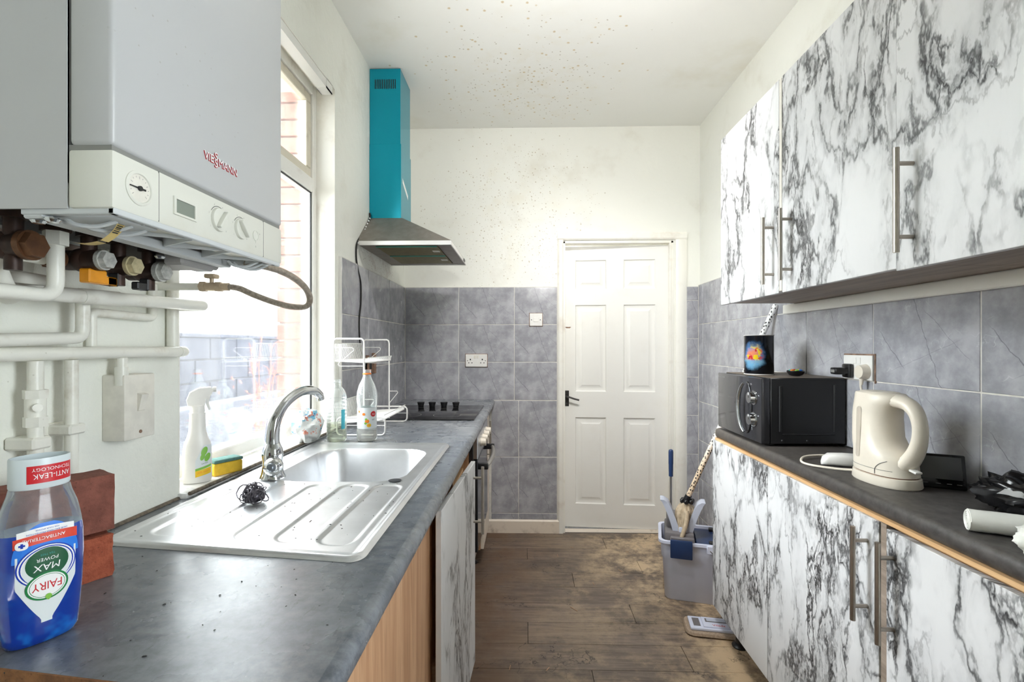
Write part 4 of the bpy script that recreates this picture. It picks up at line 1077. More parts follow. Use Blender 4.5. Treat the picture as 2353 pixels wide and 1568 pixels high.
# ribbed tray under the front and grey plastic pieces
q = B()
q.box(0.236, 0.262, BY0_+0.006, BY1_-0.02, BZ0-0.010, BZ0+0.004, 0.002); q.box(0.343, 0.3505, BY0_+0.004, BY1_-0.004, BZ0-0.006, BZ0+0.002, 0.001)
q.box(0.236, 0.350, BY0_+0.004, BY0_+0.014, BZ0-0.006, BZ0+0.004, 0.001); q.box(0.236, 0.350, BY1_-0.03, BY1_-0.02, BZ0-0.006, BZ0+0.004, 0.001)
ys = [BY0_+0.014+i*0.0465 for i in range(9)]
for i, y in enumerate(ys[:-1]):
    a, c = ((0.262,y),(0.345,y+0.0465)) if i % 2 == 0 else ((0.345,y),(0.262,y+0.0465))
    d = V((c[0]-a[0],c[1]-a[1],0)).normalized(); nn = V((-d.y,d.x,0))*0.0012
    p0, p1 = V((a[0],a[1],0)), V((c[0],c[1],0))
    q.hexa([p0-nn+V((0,0,BZ0-0.005)),p1-nn+V((0,0,BZ0-0.005)),p1+nn+V((0,0,BZ0-0.005)),p0+nn+V((0,0,BZ0-0.005)),p0-nn+V((0,0,BZ0+0.01)),p1-nn+V((0,0,BZ0+0.01)),p1+nn+V((0,0,BZ0+0.01)),p0+nn+V((0,0,BZ0+0.01))])
obj('ribbed_tray', q, 'boiler_grey', bl, 30, label='pale grey ribbed plastic tray')
q = B(); q.box(0.10, 0.233, 0.876, 0.950, BZ0-0.014, BZ0+0.03, 0.004); q.box(0.20, 0.236, 0.84, 0.93, BZ0-0.020, BZ0+0.01, 0.004); obj('grey_shroud', q, simple('mid grey shroud', (150,148,146), 0.5), bl, 30)
q = B()
for y in (0.588, 0.612, 0.636): q.tube(spline([(0.268,y,BZ0-0.004),(0.280,y+0.003,BZ0-0.012),(0.30,y+0.01,BZ0-0.013),(0.322,y+0.014,BZ0-0.006)],4),0.0026,6)
q.box(0.255, 0.335, 0.578, 0.655, BZ0-0.006, BZ0-0.001, 0.002); obj('cable_clip', q, 'boiler_grey', bl, 40)
q = B()
for y in (0.900, 0.918, 0.936): q.tube(spline([(0.280,y,BZ0-0.004),(0.29,y+0.003,BZ0-0.012),(0.31,y+0.008,BZ0-0.013),(0.33,y+0.012,BZ0-0.004)],4),0.0026,6)
obj('cable_clip', q, 'boiler_grey', bl, 40)
for x, y in ((0.245,0.578),(0.268,0.573),(0.215,0.815)):
    q = B(); q.lathe([(0.008,0),(0.0085,-0.002),(0.006,-0.005),(0.001,-0.0055)], (x,y,BZ0-0.009), 14); obj('screw', q, 'chrome', bl, 40)
tg = thing('paper_tag', 'yellowed barcode tag hanging from the boiler tray', 'tag', (0.30, 0.63, BZ0-0.03))
q = B(); n = 8
def tagp(u, v): return V((0.318-0.020*v-0.012*v*v, 0.610+0.013*u+0.008*v, BZ0-0.002-0.030*v+0.006*v*v))
q.grid(2, 8, tagp); q.grid(2, 4, lambda u, v: V((0.284-0.036*v, 0.616+0.014*u+0.004*v, BZ0-0.0275-0.002*math.sin(3*v))))
obj('tag', q, 'yellow_tag', tg, 60)
q = B()
for i in range(6): q._pts([tagp(0.12,0.12+i*0.075)+V((0.0004,-0.0004,0)),tagp(0.80,0.12+i*0.075)+V((0.0004,-0.0004,0)),tagp(0.80,0.15+i*0.075+0.012*(i%3))+V((0.0004,-0.0004,0)),tagp(0.12,0.15+i*0.075+0.012*(i%3))+V((0.0004,-0.0004,0))],[(0,1,2,3)])
obj('barcode', q, 'black_print', tg, 0)

# valves under the boiler: each a part of it
def hexnut(q, p0, p1, r): q.cyl(p0, p1, r, n=6)
def valve(y, capmat, capr, lever=None):
    x = 0.155
    q = B()
    hexnut(q, (x,y,1.498), (x,y,1.474), 0.0165); q.cyl((x,y,1.474),(x,y,1.448),0.0105,n=14)
    q.cyl((x-0.035,y,1.438),(x+0.020,y,1.438),0.0155,0.0165,n=18); q.sphere((x-0.01,y,1.438),0.0185,14,10)
    q.cyl((x,y,1.43),(x,y,1.405),0.0095,n=12)
    v = obj('valve', q, 'brass_dark', bl, 40, label='dark corroded brass valve')
    q = B(); q.cyl((x+0.018,y,1.438),(x+0.026,y,1.438),capr*1.08,n=24); q.cyl((x+0.026,y,1.438),(x+0.034,y,1.438),capr,capr*0.92,n=6); obj('valve_cap', q, capmat, v, 30)
    if lever:
        mat, l = lever
        q = B(); q.box(x-0.006,x+0.012,y-0.012,y+l*0.45,1.402,1.424,0.002); q.box(x-0.004,x+0.010,y+l*0.40,y+l,1.402,1.416,0.002); obj('valve_lever', q, mat, v, 30)
valve(0.632, 'brass', 0.0185); valve(0.800, 'cap_cream', 0.0150, ('black_plastic', -0.032)); valve(0.866, 'cap_grey', 0.0165, ('black_plastic', -0.036))
valve(0.745, 'cap_grey', 0.0145, ('orange', 0.046))
q = B(); hexnut(q, (0.155,0.691,1.498),(0.155,0.691,1.470),0.0185); obj('valve', q, 'brass_dark', bl, 30, label='dark corroded brass tail nut')
q = B(); q.cyl((0.128,0.725,1.436),(0.128,0.700,1.436),0.0135,n=16); q.cyl((0.128,0.714,1.436),(0.128,0.706,1.436),0.0165,n=6); obj('valve', q, 'brass', bl, 30)
q = B(); q.box(0.006,0.10,0.60,0.92,1.452,1.470,0.003); obj('rear_bracket', q, simple('dusty pink bracket', (176,158,146), 0.7, var=0.2, vscale=40), bl, 30)

# pipework on the wall
def pipe(name, label, runs, group=None):
    """runs: (points, radius)"""
    c = runs[0][0][0]; t = thing(name, label, 'pipe', c, group)
    for i, (pts, r) in enumerate(runs):
        q = B(); q.tube(pts, r, 14); obj('pipe' if len(runs) > 1 else 'tube', q, 'pipe', t, 50)
    return t
def elbow(a, b, c, r=0.02, n=6):
    """points of a run a-b-c with the corner at b rounded"""
    a, b, c = V(a), V(b), V(c); p0 = b+(a-b).normalized()*r; p1 = b+(c-b).normalized()*r
    return [a]+[(p0*(1-t)+b*t)*(1-t)+(b*(1-t)+p1*t)*t for t in [i/n for i in range(n+1)]]+[c]
XW = 0.034
t = pipe('heating_pipe', 'thick white horizontal pipe running along the left wall above the switch', [(elbow((XW,-0.40,1.2905),(XW,1.132,1.2905),(-0.001,1.138,1.2905),0.012),0.0118)])
q = B(); q.cyl((XW,1.108,1.2905),(XW,1.116,1.2905),0.0128,n=14); obj('collar', q, 'pipe', t, 40)
t = pipe('gas_pipe', 'white painted drop pipe with an isolating valve at the left edge', [([(XW+0.004,0.775,1.279),(XW+0.004,0.775,1.04)],0.0105), ([(XW+0.004,0.775,1.04),(XW+0.004,0.775,WT+0.026)],0.0105)])
q = B(); px_, py_ = XW+0.004, 0.775
hexnut(q,(px_,py_,1.232),(px_,py_,1.218),0.0165); q.cyl((px_,py_,1.218),(px_,py_,1.188),0.0135,n=16); hexnut(q,(px_,py_,1.188),(px_,py_,1.172),0.0160); q.cyl((px_,py_,1.204),(px_+0.016,py_-0.012,1.204),0.0065,n=12)
obj('isolating_valve', q, 'pipe', t, 30)
q = B(); q.box(0.001,px_+0.013,py_-0.016,py_+0.016,1.135,1.155,0.003); obj('pipe_clip', q, 'pipe', t, 30)
t = pipe('water_pipe', 'plain white drop pipe beside the valved pipe at the left edge', [([(XW+0.004,0.838,1.279),(XW+0.004,0.838,WT+0.026)],0.0100)])
q = B(); q.box(0.001,XW+0.017,0.822,0.854,1.148,1.166,0.003); q.box(0.001,0.012,0.812,0.864,1.146,1.168,0.003); obj('pipe_clip', q, 'pipe', t, 30)
pipe('supply_pipe', 'white pipe dropping from the boiler nut and turning left', [(elbow((0.155,0.691,1.470),(0.155,0.691,1.376),(0.150,0.40,1.376),0.024),0.0100)])
q = B(); hexnut(q,(0.155,0.691,1.472),(0.155,0.691,1.450),0.0150); obj('nut', q, 'pipe', bpy.data.objects['supply_pipe'], 30)
pipe('valve_pipe', 'white bent pipe between the dark valve and the wall', [(spline([(0.126,0.702,1.436),(0.124,0.668,1.436),(0.116,0.650,1.430),(0.108,0.652,1.415),(0.094,0.676,1.388),(0.086,0.692,1.374)],6),0.0125)])
t = pipe('flow_pipe', 'thick white pipe sloping along the wall under the boiler to the window edge', [(elbow((0.072,0.70,1.386),(0.066,1.152,1.400),(-0.001,1.158,1.400),0.014),0.0128)])
q = B(); q.cyl((0.070,0.82,1.3895),(0.0695,0.90,1.392),0.0142,n=14); obj('collar', q, 'pipe', t, 40)
pipe('branch_pipe', 'short white pipe dropping and elbowing back behind the thick horizontal pipe', [(elbow((0.052,0.845,1.384),(0.052,0.845,1.318),(0.046,0.70,1.312),0.018),0.0105)])
pipe('thin_pipe', 'thin white pipe square to the wall below the sloping pipe', [(elbow((0.013,0.905,1.303),(0.013,0.905,1.368),(0.013,1.035,1.366),0.010)+elbow((0.013,1.035,1.366),(0.013,1.058,1.366),(0.013,1.058,1.44),0.010)[1:],0.0085)])
pipe('boxed_pipe', 'broad upright white pipe beside the window edge', [([(0.014,1.118,1.303),(0.014,1.118,1.60)],0.0125)])
pipe('rear_pipe', 'wide dusty white pipe on the wall behind the valves', [([(0.024,0.42,1.408),(0.024,0.80,1.404)],0.020)])
# flexible filling loop
fl = thing('filling_loop', 'braided flexible hose looping from the boiler to a wall valve', 'hose', (0.16,1.07,1.43))
q = B(); q.tube(spline([(0.300,0.925,1.462),(0.312,0.960,1.464),(0.330,1.02,1.458),(0.345,1.07,1.438),(0.348,1.095,1.412),(0.334,1.105,1.395),(0.300,1.105,1.394),(0.262,1.10,1.404),(0.220,1.093,1.420),(0.190,1.088,1.434),(0.165,1.085,1.438)],8),0.0072,12)
obj('hose', q, 'hose', fl, 60)
q = B(); q.cyl((0.168,1.085,1.4375),(0.152,1.084,1.4375),0.0095,n=12); hexnut(q,(0.152,1.084,1.4375),(0.140,1.083,1.4375),0.012); q.cyl((0.140,1.083,1.4375),(0.118,1.081,1.4375),0.010,n=14); hexnut(q,(0.118,1.081,1.4375),(0.106,1.080,1.4375),0.0125)
q.cyl((0.130,1.082,1.4375),(0.130,1.082,1.460),0.0045,n=10); q.box(0.118,0.142,1.071,1.093,1.456,1.466,0.002); vv = obj('loop_valve', q, simple('pale brass', (196,176,150), 0.4, 0.3, var=0.25), fl, 40)
q = B(); q.cyl((0.106,1.080,1.4375),(0.0,1.08,1.4375),0.0085,n=14); obj('wall_stub', q, 'pipe', fl, 40)

# old switch with conduit
sw = thing('cooker_switch', 'old thick white switch box with rocker on the wall under the pipes', 'switch', (0.025,0.98,1.115))
q = B(); q.box(0.0, 0.046, 0.942, 1.022, 1.114, 1.246, 0.003, 2); obj('box', q, 'old_white', sw, 40)
q = B(); q.extrude([(0.0455,1.170),(0.0455,1.207),(0.056,1.204),(0.049,1.172)], 0.974, 0.992, 'y'); obj('rocker', q, 'old_white', sw, 30)
q = B(); q.cyl((0.0455,0.982,1.128),(0.0475,0.982,1.128),0.0035,n=10); obj('screw', q, 'rust', sw, 30)
q = B(); q.tube([(0.034,0.950,1.280),(0.034,0.950,1.236)],0.0095,12); q.cyl((0.034,0.950,1.262),(0.034,0.950,1.225),0.0115,n=14); obj('conduit', q, 'pipe', sw, 40)

for o in list(bpy.data.objects):
    if o not in _before and o.parent is None: o.location.z -= 0.025
_before = set(bpy.data.objects)

# ------------------------------------------------------------------ things on the left worktop
# blue washing-up liquid standing upside down
sb = thing('dish_soap', 'clear bottle of blue washing-up liquid with upside-down label on the worktop end', 'bottle', (0,0,0))
prof = [(0.0,0.030,0.017),(0.003,0.0355,0.0205),(0.010,0.0385,0.0235),(0.030,0.0405,0.0255),(0.070,0.0435,0.0275),(0.110,0.0450,0.0285),(0.140,0.0445,0.0282),(0.160,0.0420,0.0270),(0.180,0.0380,0.0252),(0.196,0.0325,0.0236),(0.206,0.0302,0.0230)]
def sec(z):
    for (z0,a0,b0),(z1,a1,b1) in zip(prof, prof[1:]):
        if z <= z1:
            t = (z-z0)/(z1-z0); return a0+(a1-a0)*t, b0+(b1-b0)*t
    return prof[-1][1:]
def soap_rings(zs, inset=0.0):
    out = []
    for z in zs:
        a, bb = sec(z); out.append([V((x,y,z)) for x,y in ellipse(0,0,a-inset,bb-inset,40,2.5)])
    return out
zs = [p[0] for p in prof]; zs = sorted(set(zs+[i*0.206/26 for i in range(27)]))
q = B(); q.loft(soap_rings([z for z in zs if z >= 0.150]), cap0=False, cap1=False); obj('bottle', q, 'pet_soap', sb, 60)
q = B(); q.loft(soap_rings([z for z in zs if z <= 0.152]))
m = Mat('blue liquid'); P = m.obj(); z = m.xyz(P)[2]
m.base(m.mix(m.math('MULTIPLY', m.sstep(m.noise(P, 40, 2), 0.45, 0.7), m.sstep(z, 0.0, 0.05, 0.9, 0.15)), (0.004,0.035,0.30,1), (0.010,0.17,0.62,1))); m.bs(Roughness=0.12); m.p.inputs['Coat Weight'].default_value = 0.6; m.p.inputs['Coat Roughness'].default_value = 0.04
obj('liquid', q, m.m, sb, 60, label='bright blue liquid')
def capw(u, v, lift=0.0004):
    """cap wall: u along the front, v height"""
    t = u/0.0312; x = (0.0312+lift)*math.sin(t); y = -(0.0312*0.77+lift)*math.cos(t); return V((x, y, v))
q = B(); o_ = [(0.0300,0.206),(0.0312,0.208),(0.0312,0.244),(0.0306,0.246),(0.0292,0.246),(0.0288,0.222),(0.0001,0.221)]
q.lathe([(r,z) for r, z in o_], (0,0,0), 40, 1.0, 0.77, cap0=False, cap1=False); cp = obj('cap', q, 'cap_frost', sb, 50, label='frosted white open cap')
q = B(); q.lathe([(0.015,0.221),(0.013,0.234),(0.008,0.238),(0.0001,0.2385)], (0,0,0), 24, 1, 0.77); obj('nozzle', q, 'cap_frost', cp, 50)
def wrap(u, v):
    """label plane to the front of the bottle, turned through 180 degrees; label origin at mid height"""
    u, v = -u, 0.105-v
    a, bb = sec(v); x = max(-a*0.96, min(a*0.96, u)); y = -bb*(1-abs(x/a)**2.5)**(1/2.5)
    return V((x, y-0.0005*1.0, v))
LV = [0]
def lay(name, vf, mat):
    LV[0] += 1; k = 0.00010*LV[0]
    return decal(name, vf, lambda u, v: wrap(u, v)+V((0,-k,0)), mat, sb)
def grid2d(fl, fr, v0, v1, nv=24, nu=8):
    vs, fs = [], []
    for j in range(nv+1):
        v = v0+(v1-v0)*j/nv; a, c = fl(v), fr(v)
        for i in range(nu+1): vs.append((a+(c-a)*i/nu, v))
    for j in range(nv):
        for i in range(nu): k = j*(nu+1)+i; fs.append((k,k+1,k+nu+2,k+nu+1))
    return vs, fs
# reading way up: v up. the label tapers to a point at the reading top
def half(v): return 0.030*min(1.0, max(0.12, (0.075-v)/0.052))**0.8
lay('front_label', grid2d(lambda v: -half(v), half, -0.018, 0.074), 'label_white')
lay('blue_field', grid2d(lambda v: -0.033*math.sqrt(max(0.0,1-((v+0.012)/0.046)**2)), lambda v: 0.033*math.sqrt(max(0.0,1-((v+0.012)/0.046)**2)), -0.057, -0.010), 'light_blue')
def band(v0, v1, w, bow, n=20):
    t, bt = [], []
    for i in range(n+1):
        u = -w+2*w*i/n; c = -bow*(1-(u/w)**2); t.append((u, v1+c)); bt.append((u, v0+c))
    return strip2d(t, bt)
lay('white_band', band(-0.049, -0.039, 0.0285, 0.003), 'white_print')
lay('red_band', band(-0.041, -0.0285, 0.0318, 0.003), 'label_red')
for r, mt in ((0.030,'blue_print'),(0.0285,'white_print'),(0.027,'blue_print'),(0.0255,'white_print')):
    o_, i_ = ellipse(0,-0.001,r,r*0.92,40), ellipse(0,-0.001,r-0.0015,(r-0.0015)*0.92,40); lay('arc', ring2d(o_, i_), mt)
lay('silver_field', disc2d(ellipse(0,0.001,0.0245,0.0235,36)), 'label_white')
lay('green_disc', disc2d(ellipse(0,-0.004,0.0215,0.020,36)), 'dark_green')
lay('oval_edge', disc2d(ellipse(0.0,0.026,0.0215,0.0185,36)), 'green_print')
lay('oval', disc2d(ellipse(0.0,0.026,0.0192,0.0162,36)), 'white_print')
o_, i_ = ellipse(0,0.026,0.0178,0.0149,36), ellipse(0,0.026,0.0172,0.0143,36); lay('oval_line', ring2d(o_, i_), 'green_print')
def word(body, size, u, v, mat, space=1.0, shear=0.0, sx=1.0):
    vs, fs = text2d(body, size, 'CENTER', space, shear); lay('lettering', ([(u+x*sx, v+y) for x, y in vs], fs), mat)
word('FAIRY', 0.0150, 0, 0.0205, 'red', 0.95, 0, 0.82)
word('MAX', 0.0125, 0, -0.0035, 'white_print', 1.0, 0.12); word('POWER', 0.0062, 0, -0.0115, 'white_print', 1.05, 0.1); word('TEA TREE', 0.0035, 0, -0.0170, 'teal_print')
word('ANTIBACTERIAL', 0.0058, 0.003, -0.0398, 'white_print', 0.98)
word('24HR BACTERIA PROTECTION', 0.0030, 0, -0.0462, 'blue_print'); word('FOR YOUR SPONGE', 0.0026, 0, -0.0500, 'blue_print')
lay('droplet', disc2d([(0.0035*math.sin(t)*(1 if math.cos(t) < 0 else 1-math.cos(t)*0.6)-0.001, 0.041+0.0042*math.cos(t)) for t in [i*2*PI/20 for i in range(20)]]), 'lime')
lay('shield', disc2d(ellipse(0.0245,-0.033,0.0060,0.0055,20,2.6)), 'white_print')
lay('cross', ([(0.0215,-0.0342),(0.0275,-0.0342),(0.0275,-0.0318),(0.0215,-0.0318),(0.0233,-0.0360),(0.0257,-0.0360),(0.0257,-0.0300),(0.0233,-0.0300)],[(0,1,2,3),(4,5,6,7)]), 'blue_print')
# cap print, also upside down
def capd(name, vf, mat, lift): decal(name, vf, lambda u, v: capw(-u+0.008, 0.2255-v, lift), mat, cp)
capd('cap_label', grid2d(lambda v: -0.027, lambda v: 0.027, -0.0115, 0.0115, 4, 20), 'red', 0.0004)
vs, fs = text2d('ANTI-LEAK', 0.0095, 'CENTER', 1.05); capd('lettering', ([(x*0.85, y-0.0005) for x, y in vs], fs), 'white_print', 0.0008)
vs, fs = text2d('TECHNOLOGY', 0.0062, 'CENTER', 1.05); capd('lettering', ([(x, y-0.0082) for x, y in vs], fs), 'white_print', 0.0008)
sb.location = (0.1835, 0.640, WT+0.0004); sb.rotation_euler = (0, 0, math.radians(60))

# two bricks against the wall
def brick(name, c, d1, L, T, H, z0, mat, label, rough):
    d1 = V((*d1,0)).normalized(); d2 = V((-d1.y,d1.x,0))*-1
    t = bmesh.new(); bmesh.ops.create_cube(t, size=1.0)
    bmesh.ops.subdivide_edges(t, edges=list(t.edges), cuts=7, use_grid_fill=True)
    for v in t.verts:
        p = v.co.copy(); nrm = V((round(p.x*2) if abs(p.x) > 0.499 else 0, round(p.y*2) if abs(p.y) > 0.499 else 0, round(p.z*2) if abs(p.z) > 0.499 else 0))
        w = V((p.x*L, p.y*T, p.z*H)); k = noise.noise(w*45+V((z0*9,0,0)))*rough+noise.noise(w*150)*rough*0.5
        ed = sum(1 for a in nrm if a)
        if ed >= 2: k -= 0.0016
        w += nrm.normalized()*k if nrm.length else V((0,0,0))
        if p.z < -0.499: w.z = -H/2
        v.co = w
    q = B(); q.join(t)
    cc = V((c[0],c[1],0))+d1*(L/2)+d2*(T/2)
    mt = Matrix.Translation((cc.x,cc.y,z0+H/2)) @ Matrix(((d1.x,d2.x,0,0),(d1.y,d2.y,0,0),(0,0,1,0),(0,0,0,1)))
    q.xf(mt); return obj(name, q, mat, None, 30, label, 'brick')
d1 = (-0.50,-0.86)
brick('brick', (0.128,0.826), d1, 0.205, 0.066, 0.095, WT+0.073, 'brick', 'smooth dark red brick on edge on top of the rough brick', 0.0012)
brick('brick', (0.132,0.818), d1, 0.205, 0.072, 0.072, WT+0.0005, 'brick_rough', 'rough broken orange-red brick lying under the smooth dark brick', 0.0042)

# trigger spray and sponge on the window board
ZS = WZ0+0.0004
sp = thing('spray_bottle', 'white trigger spray bottle with a green leaf label on the window board', 'bottle', (0,0,0))
q = B(); rings = []
for z, a, bb in ((0,0.026,0.018),(0.002,0.031,0.022),(0.010,0.033,0.0235),(0.085,0.0325,0.0235),(0.102,0.030,0.022),(0.118,0.0235,0.019),(0.135,0.0195,0.0175),(0.165,0.0180,0.0170),(0.181,0.0185,0.0175)):
    rings.append([V((x,y,z)) for x,y in ellipse(0,0,a,bb,28,2.3)])
q.loft(rings); obj('bottle', q, 'white_plastic', sp, 50)
q = B(); q.lathe([(0.0165,0.181),(0.0165,0.198),(0.015,0.200)], (0,0,0), 24)
q.extrude([(-0.021,0.200),(-0.024,0.214),(-0.017,0.234),(0.002,0.245),(0.030,0.247),(0.036,0.240),(0.030,0.226),(0.018,0.216),(0.016,0.200)], -0.011, 0.011, 'y')
hd_ = obj('trigger_head', q, 'white_plastic', sp, 40)
q = B(); q.extrude([(0.020,0.220),(0.028,0.222),(0.025,0.205),(0.029,0.188),(0.025,0.187),(0.019,0.203)], -0.006, 0.006, 'y'); q.cyl((0.034,0,0.240),(0.042,0,0.240),0.007,n=12); obj('trigger', q, 'white_plastic', sp, 40)
def spf(u, v, k=0.0):
    x = u; y = -0.0237*(1-min(0.98,abs(x/0.033))**2.3)**(1/2.3)-0.0003-k; return V((x,y,v))
decal('front_label', grid2d(lambda v: -0.006 if v < 0.06 else -0.006+(v-0.06)*0.5, lambda v: 0.030, 0.018, 0.098, 12, 10), spf, 'label_white', sp)
decal('green_band', grid2d(lambda v: -0.006, lambda v: 0.0295, 0.034, 0.040, 2, 10), lambda u, v: spf(u, v+(u*0.25), 0.0002), 'lime', sp)
decal('yellow_band', grid2d(lambda v: -0.006, lambda v: 0.0295, 0.018, 0.034, 2, 10), lambda u, v: spf(u, v+(u*0.2), 0.0002), 'yellow', sp)
for cu, cv, a, bb in ((0.014,0.082,0.0075,0.011),(0.021,0.066,0.007,0.010),(0.010,0.068,0.0055,0.0085)):
    decal('leaf_print', disc2d([(cu+x, cv+y+x*0.6) for x, y in ellipse(0,0,a,bb,18)]), lambda u, v: spf(u, v, 0.0003), 'lime', sp)
vs, fs = text2d('20% extra', 0.0072); decal('lettering', ([(x*0.95+0.012, y+0.025) for x, y in vs], fs), lambda u, v: spf(u, v+u*0.2, 0.0004), 'orange_print', sp)
vs, fs = text2d('kitchen', 0.005); decal('lettering', ([(x+0.015, y+0.047) for x, y in vs], fs), lambda u, v: spf(u, v+u*0.2, 0.0004), 'dark_green', sp)
sp.location = (-0.018, 1.250, ZS); sp.rotation_euler = (0,0,math.radians(38))
sg = thing('sponge', 'yellow sponge with a green scouring pad beside the spray bottle', 'sponge', (0,0,0))
q = B(); q.box(-0.040,0.040,-0.022,0.022,0,0.034,0.006,3); obj('foam', q, 'sponge', sg, 50)
q = B(); q.box(-0.040,0.040,-0.0225,0.0225,0.034,0.043,0.003,2); obj('pad', q, 'scourer', sg, 50)
sg.location = (-0.002,1.340,ZS); sg.rotation_euler = (0,0,math.radians(62))

# crumpled printed packet on the end of the board
pk = thing('crumpled_packet', 'crumpled white and blue printed plastic packet in the window corner', 'packet', (0.022,1.80,ZS))
def packet_r(a, t):
    d = V((math.cos(a)*math.sin(t), math.sin(a)*math.sin(t), -math.cos(t)))
    k = 1+0.24*noise.noise(d*3.1+V((3,1,2)))+0.12*noise.noise(d*7)
    return V((0.024+d.x*0.050*k, 1.800+d.y*0.066*k, max(0.0, 0.056+d.z*0.064*k)+(ZS if True else 0)))
q = B(); q.grid(36, 20, lambda u, v: packet_r(2*PI*u, 0.05+(PI-0.1)*v))
q.poly([packet_r(2*PI*i/36, 0.05) for i in range(36)]); q.poly([packet_r(2*PI*i/36, PI-0.05) for i in range(36)])
bmesh.ops.remove_doubles(q.bm, verts=list(q.bm.verts), dist=0.0004)
m = Mat('printed film'); P = m.pos(); a = m.sstep(m.noise(P, 22, 3, 0.5), 0.53, 0.60); b2 = m.sstep(m.noise(m.vmath('ADD', P, (4,4,4)), 34, 3), 0.57, 0.60); c3 = m.sstep(m.noise(m.vmath('ADD', P, (9,2,7)), 40, 3), 0.62, 0.65)
z = m.xyz(P)[2]; gate = m.math('MULTIPLY', m.sstep(z, 0.95, 0.965), m.sstep(z, 1.035, 1.05, 1, 0))
c = m.mix(m.math('MULTIPLY', a, gate), lin((236,238,236)), lin((132,200,226))); c = m.mix(m.math('MULTIPLY', b2, gate), c, lin((232,150,130))); c = m.mix(m.math('MULTIPLY', c3, gate), c, lin((34,84,150)))
m.base(c); m.bs(Roughness=0.25); m.bump(m.noise(P, 60, 4), 0.5, 0.004)
obj('packet', q, m.m, pk, 50)

# two drinks bottles behind the bowl
def drinks(name, label, cx, cy, prof, extra):
    t = thing(name, label, 'bottle', (cx,cy,WT)); q = B(); q.lathe(prof, (cx,cy,WT+0.0005), 28, cap1=False); obj('bottle', q, 'pet', t, 60); extra(t, cx, cy); return t
pr = [(0.020,0.004),(0.030,0.0),(0.036,0.004),(0.0385,0.014)]
z = 0.014
while z < 0.185:
    pr += [(0.0385,z+0.010),(0.0368,z+0.0125),(0.0385,z+0.015)]; z += 0.0165
pr += [(0.0385,0.196),(0.036,0.212),(0.029,0.230),(0.020,0.243),(0.0150,0.248),(0.0145,0.262),(0.0165,0.263),(0.0165,0.266),(0.0140,0.267),(0.0138,0.275)]
def ex1(t, cx, cy):
    q = B(); q.lathe([(0.028,0.002),(0.034,0.006),(0.0368,0.016),(0.0368,0.082),(0.0001,0.082)], (cx,cy,WT+0.0005), 28); m = clear_plastic('murky water', (0.93,0.95,0.84), 0.10, (0.75,0.76,0.62)); obj('water', q, m, t, 60, label='murky yellowish water')
    q = B(); q._pts([V((cx+0.0390*math.cos(a),cy+0.0390*math.sin(a),WT+h)) for a in (-0.75,-0.6,-0.45,-0.3) for h in (0.060,0.145)], [(0,2,3,1),(2,4,5,3),(4,6,7,5)]); obj('label', q, simple('label turquoise', (70,186,206), 0.4), t, 0, label='turquoise strip of label')
wb = drinks('water_bottle', 'ridged clear bottle holding murky water, standing left of the fruit-labelled bottle', 0.092, 1.937, pr, ex1)
pr2 = [(0.022,0.004),(0.032,0.0),(0.0385,0.005),(0.0405,0.016),(0.040,0.045),(0.0378,0.052),(0.0378,0.140),(0.040,0.147),(0.0405,0.180),(0.0385,0.200),(0.031,0.226),(0.021,0.246),(0.0150,0.262),(0.0142,0.268)]
def ex2(t, cx, cy):
    q = B(); q.lathe([(0.034,0.003),(0.0385,0.016),(0.038,0.046),(0.0001,0.046)], (cx,cy,WT+0.0005), 28); m = clear_plastic('cloudy dregs', (0.95,0.93,0.90), 0.16, (0.85,0.8,0.76)); obj('dregs', q, m, t, 60)
    q = B(); q.lathe([(0.0142,0.268),(0.0172,0.269),(0.0172,0.273),(0.0150,0.274)], (cx,cy,WT), 24, cap0=False, cap1=False); obj('seal_ring', q, 'orange_print', t, 60, label='orange seal ring')
    q = B(); q.lathe([(0.0152,0.274),(0.0152,0.287),(0.0138,0.288)], (cx,cy,WT), 24, cap0=False, cap1=False); obj('neck', q, 'pet', t, 60)
    q = B(); q.lathe([(0.0383,0.054),(0.0383,0.138)], (cx,cy,WT), 32, cap0=False, cap1=False); lb = obj('label', q, 'label_white', t, 60)
    def cy_(u, v, k=0.0006): a = -PI/2+0.22+u/0.0383; return V((cx+(0.0383+k)*math.cos(a), cy+(0.0383+k)*math.sin(a), WT+v))
    for u, v, r, mt in ((0.030,0.112,0.0125,'red'),(0.004,0.084,0.0085,'orange_print'),(0.011,0.068,0.0085,'yellow'),(-0.009,0.112,0.0060,'orange_print'),(-0.002,0.076,0.0050,'lime'),(0.000,0.092,0.0045,'lime'),(-0.030,0.122,0.0050,'orange_print')):
        decal('fruit_print', disc2d([(u+x, v+y) for x, y in ellipse(0,0,r,r*0.9,20)]), cy_, mt, lb)
    decal('fruit_print', disc2d([(0.011+x, 0.068+y) for x, y in ellipse(0,0,0.0025,0.0025,12)]), lambda u, v: cy_(u, v, 0.0009), 'orange_print', lb)
    vs, fs = text2d('Oasi', 0.010); 
    vs, fs = text2d('VIT', 0.009); decal('lettering', ([(x+0.030, y+0.086) for x, y in vs], fs), cy_, 'black_print', lb)
    vs, fs = text2d('Oasi', 0.0075); decal('lettering', ([(x+0.030, y+0.109) for x, y in vs], fs), lambda u, v: cy_(u, v, 0.0010), 'white_print', lb)
drinks('squash_bottle', 'clear tapered bottle with orange fruit label beside the dish rack', 0.198, 1.955, pr2, ex2)
q = B(); q.lathe([(0.0001,0.0),(0.010,0.001),(0.0125,0.004),(0.012,0.0045),(0.0001,0.002)], (0,0,0), 18, 1.5, 1.0, mtx=Matrix.Translation((0.158,1.913,WT+0.0005)))
q.tube([(0.142,1.912,WT+0.004),(0.12,1.906,WT+0.006),(0.095,1.898,WT+0.0025)],[0.0022,0.0018,0.003],6)
